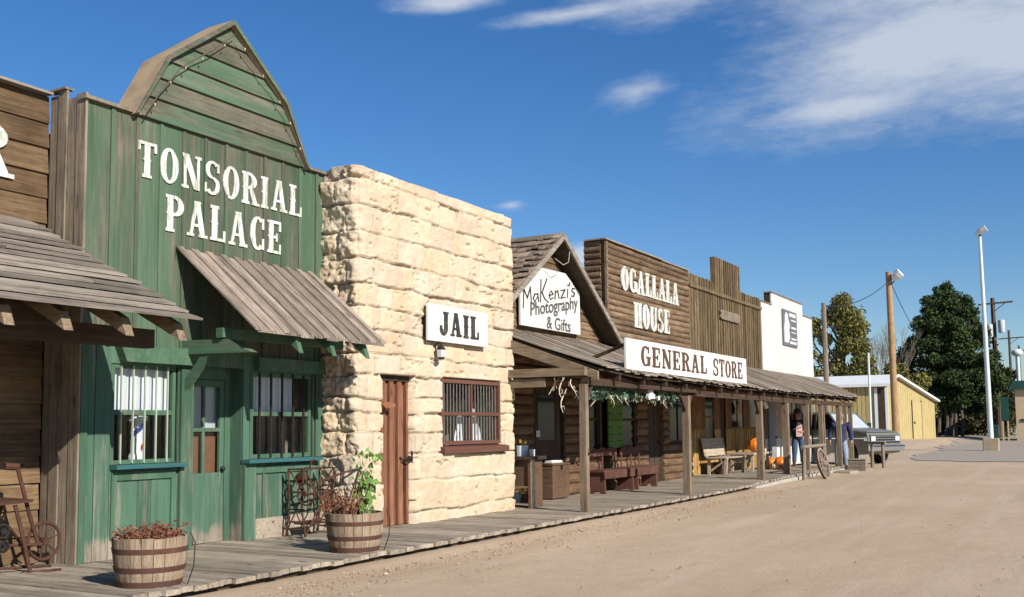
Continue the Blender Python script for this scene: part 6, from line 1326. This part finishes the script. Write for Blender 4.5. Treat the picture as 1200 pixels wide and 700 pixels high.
# ------------------------------------------------------------------ yellow shed and the building at the right edge
def shed():
    t = thing('yellow_shed', 'yellow metal shed with a white roof and a long sloping gable', 'shed', (-16, 95, .2)); A = (-15.0, 89.5); dg = (.2, .98)
    def P(q, z, off=0): return (A[0] + dg[0] * q + off * .98, A[1] + dg[1] * q - off * .2, z)
    base, n = 0., 22
    def roofz(q): return 5.12 + .62 * q / 1.7 if q < 1.7 else 5.74 - (q - 1.7) * (5.74 - 3.75) / 9.5
    m = MB()
    for i in range(n):
        q0, q1 = 11.2 * i / n, 11.2 * (i + 1) / n
        for (a, b) in ((q0, q0 + (q1 - q0) * .86), (q0 + (q1 - q0) * .86, q1)):
            o_ = .015 if a == q0 else .0
            if a < 1.7 < b: pts = [(a, 0), (b, 0), (b, roofz(b)), (1.7, 5.74), (a, roofz(a))]
            else: pts = [(a, 0), (b, 0), (b, roofz(b)), (a, roofz(a))]
            m.add([P(q, z, o_) for q, z in pts] + [P(q, z, -.1) for q, z in pts], [tuple(range(len(pts)))] + [tuple(range(2 * len(pts) - 1, len(pts) - 1, -1))] + [(k, (k + 1) % len(pts), len(pts) + (k + 1) % len(pts), len(pts) + k) for k in range(len(pts))])
    m.build('gable_wall', 'shed', t)
    m = MB()
    for i in range(34): xa = -15.05 - .34 * i; m.box(xa - .30, xa, 89.38 - J(.02), 89.5, 0, 5.05)
    m.build('front_wall', 'shed_v', t)
    m = MB(); m.box(-26.6, -26.5, 89.5, 100.4, 0, 3.7); m.box(-26.6, -12.9, 100.3, 100.42, 0, 3.6); m.build('back_wall', 'shed', t)
    rf = MB()
    for (qa, qb) in ((-.5, 1.7), (1.7, 11.5)):
        za, zb = roofz(qa) + .0, roofz(qb); c = [P(qa, za + .02, .35), P(qb, zb + .02, .35), (P(qb, 0)[0] - 12, P(qb, 0)[1], zb + .02), (P(qa, 0)[0] - 12, P(qa, 0)[1], za + .02)]; rf.hexa(c + [(p[0], p[1], p[2] + .12) for p in c])
    r_ = rf.build('roof', 'white_metal', t)
    fb = MB(); fb.box(-27, -14.6, 88.93, 89.0, 4.82, 5.06); fb.build('fascia', 'white_metal', r_)
    fb = MB()
    for (qa, qb) in ((-.5, 1.7), (1.7, 11.5)): za, zb = roofz(qa), roofz(qb); fb.hexa([P(qa, za - .03, .36), P(qa, za - .03, .42), P(qb, zb - .03, .42), P(qb, zb - .03, .36), P(qa, za + .15, .36), P(qa, za + .15, .42), P(qb, zb + .15, .42), P(qb, zb + .15, .36)])
    fb.build('barge_board', 'white_metal', r_)
    m = MB(); m.box(-15.15, -14.92, 89.3, 89.375, 0, 4.72); m.box(-16.0, -15.75, 89.28, 89.36, 0, 4.72); m.build('corner_trim', 'white_metal', t)
    m = MB(); m.box(-15.72, -15.18, 89.30, 89.37, 0, 4.7); m.build('doorway', 'dark_v', t)
    d_ = MB(); c = [P(5.4, .3, .04), P(5.4, .3, .08), P(7.6, .3, .08), P(7.6, .3, .04), P(5.4, 3.7, .04), P(5.4, 3.7, .08), P(7.6, 3.6, .08), P(7.6, 3.6, .04)]; d_.hexa(c); dr = d_.build('door', 'shed', t)
    for q in (5.35, 7.6): d_ = MB(); d_.hexa([P(q, .3, .05), P(q, .3, .1), P(q + .06, .3, .1), P(q + .06, .3, .05), P(q, 3.75, .05), P(q, 3.75, .1), P(q + .06, 3.75, .1), P(q + .06, 3.75, .05)]); d_.build('door_frame', 'dark_v', dr)
    k = MB(); k.ball(P(5.7, 1.8, .14), .09, 8, 6); k.build('handle', 'iron', dr)
    m = MB(); m.tube([P(9, 4.3, -1), P(9, 5.3, -1)], .07, 6); m.build('vent_pipe', 'white_metal', t)
shed()
t = thing('tan_building', 'tan walled building with a dark green roof band at the right edge', 'building', (-2, 108, 0))
m = MB(); m.box(-6.4, 6, 105.2, 114, 0, 4.9); m.build('wall', 'tan_wall', t); m = MB(); m.prism([(-6.9, 4.75), (6.4, 4.75), (6.0, 5.55), (-6.5, 5.55)], 'y', 104.8, 114.3); m.build('roof', 'green_metal', t)
for k in range(3): w_ = MB(); w_.box(-6.0 + k * 3.6, -4.4 + k * 3.6, 105.12, 105.2, 1.8, 2.05); w_.build('trim_strip', 'green_metal', t)
t = thing('upright_sign', 'dark green upright panel sign beside the tan building', 'sign', (-7.0, 105, 0)); m = MB(); m.box(-7.6, -6.95, 104.6, 104.8, 1.9, 4.1); m.build('panel', 'green_metal', t); m = MB(); m.box(-7.55, -7.42, 104.63, 104.77, 0, 1.9); m.box(-7.12, -7.0, 104.63, 104.77, 0, 1.9); m.build('post', 'tan_wall', t)
t = thing('globe_lamp', 'short pale lamp post with a round white globe above the tan building roof', 'lamp post', (-6.5, 118, 0)); m = MB(); m.tube([(-6.75, 118, 0), (-6.75, 118, 8.6)], .2, 10); m.build('post', 'pole_white', t); m = MB(); m.ball((-6.75, 118, 8.95), (.55, .55, .4), 14, 10); m.build('globe', 'white_metal', t, True)
t = thing('rubbish_bin', 'dark green wheeled bin standing left of the tan building', 'bin', (-8.2, 104, 0)); m = MB(); m.hexa([(-8.6, 103.6, .12), (-7.9, 103.6, .12), (-7.9, 104.4, .12), (-8.6, 104.4, .12), (-8.7, 103.5, 1.35), (-7.8, 103.5, 1.35), (-7.8, 104.5, 1.35), (-8.7, 104.5, 1.35)]); m.build('body', 'green_metal', t); m = MB(); m.hexa([(-8.74, 103.45, 1.36), (-7.76, 103.45, 1.36), (-7.76, 104.55, 1.36), (-8.74, 104.55, 1.36), (-8.7, 103.5, 1.42), (-7.8, 103.5, 1.42), (-7.8, 104.5, 1.52), (-8.7, 104.5, 1.52)]); m.build('lid', 'green_metal', t)
for x in (-8.62, -7.95): m = MB(); m.lathe((x, 104.45, .12), [(0, 0), (.12, 0), (.12, .07), (0, .07)], 10, 'x'); m.build('wheel', 'tyre', t)

# ------------------------------------------------------------------ trees
def leaf_mesh(name, clumps, n, size, mat, parent, droop=0.):
    """many leaf clusters spread through clumps (x, y, z, rx, ry, rz)"""
    rs = np.random.RandomState(len(clumps) * 7 + n); C_ = np.array(clumps); wt = (C_[:, 3] * C_[:, 4] * C_[:, 5]) ** .72; wt /= wt.sum()
    k = rs.choice(len(clumps), n, p=wt); v = rs.normal(size=(n, 3)); v /= np.linalg.norm(v, axis=1)[:, None]; r_ = rs.rand(n) ** .42 * (1 + .12 * rs.normal(size=n))
    P = C_[k, :3] + v * r_[:, None] * C_[k, 3:6]; P[:, 2] = np.maximum(P[:, 2], .25)
    a = rs.normal(size=(n, 3)); a[:, 2] -= droop; a /= np.linalg.norm(a, axis=1)[:, None]; b = np.cross(a, rs.normal(size=(n, 3))); b /= np.linalg.norm(b, axis=1)[:, None]
    s = size * rs.uniform(.55, 1.35, n)[:, None]; a *= s; b *= s * .55
    V = np.stack([P - a, P - b * .8 + a * .1, P + a, P + b * .8 - a * .15], 1).reshape(-1, 3); F_ = np.arange(4 * n).reshape(n, 4)
    org = WL[parent.name]; me = bpy.data.meshes.new(name); me.from_pydata((V - np.array(org)).tolist(), [], F_.tolist()); me.materials.append(M[mat]); o = bpy.data.objects.new(name, me); COL.objects.link(o); o.parent = parent; WL[o.name] = org; return o
def limbs(m, base, top, r0, targets, jit=.3):
    targets = random.sample(list(targets), min(len(targets), 22))
    n = 7; tr = [Vector(base).lerp(Vector(top), i / n) + Vector((J(jit), J(jit), 0)) * (i / n) for i in range(n + 1)]; m.tube(tr, [r0 * (1 - .65 * i / n) for i in range(n + 1)], 9)
    for T_ in targets:
        T_ = Vector(T_[:3]); i = min(n - 1, max(1, int(n * random.uniform(.3, .95)))); p = tr[i]; mid = p.lerp(T_, .5) + Vector((J(.4), J(.4), .4)); m.tube([p, p.lerp(mid, .5) + Vector((J(.15), J(.15), .1)), mid, T_], [r0 * .36, r0 * .28, r0 * .2, r0 * .05], 6)
        for q in range(3): e = T_ + Vector((J(1.2), J(1.2), J(.9))); m.tube([mid.lerp(T_, .3 + .2 * q), e], [r0 * .12, r0 * .03], 5)
def tree(name, label, base, top, r0, clumps, n, size, lmat, bmat='bark', extra=None, cat='tree'):
    t = thing(name, label, cat, base); m = MB(); limbs(m, base, top, r0, clumps)
    if extra: extra(m)
    m.build('trunk', bmat, t, True, fixn=False); leaf_mesh('crown', clumps, n, size, lmat, t, .3)
rs = np.random.RandomState(5)
def bigtree():
    cl = []; cx, cy = -13.3, 118.5
    prof = [(16.1, .8), (15.3, 1.8), (14.3, 2.6), (13.0, 3.2), (11.6, 3.9), (10.1, 4.4), (8.4, 4.8), (6.5, 5.0), (5, 4.8), (3.6, 3.9)]
    for (z, R_) in prof:
        for k in range(max(2, int(R_ * 3.8))):
            a = rs.rand() * 6.28; q = R_ * (rs.rand() ** .5) * .95; r_ = rs.uniform(.6, 1.15) * (.65 + .09 * R_); cl.append((cx + q * math.cos(a) + (.5 if z < 8 else -.1), cy + q * math.sin(a), z + rs.uniform(-.6, .6), r_, r_, r_ * .72))
    cl += [(cx, cy, z, R_ * .78, R_ * .78, 1.0) for z, R_ in prof]
    cl += [(-17.6 + J(.5), 117, 4.5 + k * .8, 1.1, 1.1, .9) for k in range(7)] + [(-9.6 + J(.4), 118, 4.0 + k * .9, 1.0, 1., .9) for k in range(6)]
    cl += [(-17.2, 117, 9.2, .7, .7, .7), (-16.6, 117, 10.6, .8, .8, .7), (-17.6, 117, 7.6, .8, .8, .8), (-10.1, 118, 11.6, .7, .7, .7)]
    def ex(m):
        for k in range(5): x = -14.2 + k * .55 + J(.1); m.tube([(x, 115.2 + J(.5), 0), (x + J(.15), 115.5, 2.2), (x + J(.5), 116.2, 4.4)], [.2, .16, .1], 7)
    tree('evergreen_tree', 'tall dense dark evergreen tree right of the yellow shed', (cx, cy, 0), (cx, cy, 8.5), .45, cl, 120000, .165, 'leaf_dark', 'bark', ex)
bigtree()
cl = [(-20.9, 102, 13.6, 1.0, 1.0, .9), (-21.6, 102.5, 12.6, 1.3, 1.2, 1.0), (-20.1, 102, 12.2, 1.2, 1.2, 1.1), (-19.6, 102, 10.9, 1.2, 1.2, 1.0), (-20.7, 102, 11.2, 1.3, 1.2, 1.0), (-19.4, 102, 9.2, 1.1, 1.1, 1.1), (-20.4, 101.5, 9.4, 1.0, 1, .9), (-19.2, 102, 7.6, 1.2, 1.2, 1.2), (-18.9, 102, 6.2, 1.3, 1.3, 1.2), (-23.7, 102, 11.6, .8, .8, .7), (-24.3, 102, 10.4, .7, .7, .6), (-23.2, 102, 10.7, .6, .6, .5), (-22.8, 102, 8.2, .7, .7, .6), (-24.0, 102, 8.6, .6, .6, .5), (-21.6, 102, 7.2, .9, .9, .8), (-20.2, 102, 6.6, 1.2, 1.2, 1.0), (-23.2, 102, 6.2, 1.1, 1.1, 1.0), (-21.7, 102, 5.3, 1.4, 1.4, 1.1), (-24.4, 102, 5.0, 1.3, 1.3, 1.2), (-22.6, 102, 10.0, .8, .8, .7), (-22.4, 102, 11.8, .7, .7, .6), (-21.3, 102, 8.8, .8, .8, .7), (-24.6, 102, 7.2, .9, .9, .8), (-19.0, 102, 5.0, 1.3, 1.3, 1.1), (-22.9, 102, 4.4, 1.4, 1.4, 1.1), (-20.3, 102, 4.6, 1.4, 1.4, 1.1)]
tree('cottonwood_tree', 'olive yellow cottonwood tree with open dark limbs behind the porch roof', (-21.5, 102.4, .2), (-21.0, 102, 12.4), .5, cl, 23000, .18, 'leaf_olive')
cl = [(-17.8 + k * .6 + J(.2), 106 + J(1), 5.3 + J(.8), 1.0, 1., .9) for k in range(6)] + [(-16.4, 106, 6.8, .8, .8, .8), (-17.3, 106, 7.0, .7, .7, .7)] + [(-18 + k * .9, 106, 3.4 + J(.6), 1.2, 1.2, 1.2) for k in range(5)]
tree('bushy_tree', 'lower olive bushy tree just behind the white shed roof', (-16, 106, .3), (-16, 106, 6.5), .3, cl, 12000, .19, 'leaf_olive')
def bare():
    t = thing('bare_tree', 'leafless grey tree between the cottonwood and the wooden lamp pole', 'tree', (-17.4, 108, .3)); m = MB()
    def grow(p, d_, l, r_, lev):
        q = p + d_ * l; m.tube([p, p.lerp(q, .5) + Vector((J(.06), J(.06), 0)) * l, q], [r_, r_ * .8, r_ * .6], 5 if lev > 1 else 4)
        if lev > 0:
            for k in range(3 if lev > 1 else 4): nd = (d_ + Vector((J(.42), J(.42), random.uniform(.1, .5)))).normalized(); grow(q if k else p.lerp(q, .75), nd, l * random.uniform(.6, .82), r_ * .55, lev - 1)
    for k in range(3): grow(Vector((-18.5 + k * .25, 108, .3)), Vector((J(.12), J(.1), 1)).normalized(), 3.6, .14, 5)
    m.build('branch', 'twig', t, fixn=False)
bare()
cl = [(-19.5 + k * 1.25 + J(.3), 126 + J(2), 3.4 + J(1.2) + (1.0 if k < 4 else 0), 1.6, 1.5, 1.7) for k in range(10)] + [(-19.5 + k * 1.3, 127, 1.4, 1.4, 1.4, 1.4) for k in range(9)]
tree('shade_tree', 'dark spreading tree mass standing behind the tall evergreen', (-14, 127, .2), (-14, 127, 5), .4, cl, 9000, .26, 'leaf_far')
cl = [(-8.0 + J(.5), 128, 2.6, 1.1, 1, 1.3), (-8.9, 128, 5.2, 1.3, 1.2, 1.5), (-9.6, 128, 7.6, 1.0, 1., 1.2), (-7.4, 129, 5.6, .7, .7, .8), (-9.4, 128, 2.3, 1.3, 1, 1.4), (-8.3, 128, 7.0, .8, .8, .9)]
tree('roadside_tree', 'dark green tree behind the pale lamp pole at the far street', (-9, 128.5, .2), (-8.7, 128, 7), .3, cl, 4500, .25, 'leaf_far')
cl = [(-10.6, 140, 3.2, 1.6, 1.4, 1.6), (-8.6, 150, 3.0, 2.2, 1.4, 2.0), (-12, 160, 4, 3, 2, 2.5), (-6.4, 160, 3.5, 3, 2, 2.5), (-2, 170, 3.5, 4, 2, 2.5)]
tree('distant_tree', 'farthest low dark trees at the end of the street', (-8, 155, .1), (-8, 155, 3), .3, cl, 5000, .3, 'leaf_far')

# ------------------------------------------------------------------ to metres
for me in bpy.data.meshes: me.transform(Matrix.Scale(S, 4))
for o in bpy.data.objects:
    if o.type in ('MESH', 'EMPTY'): o.location = o.location * S
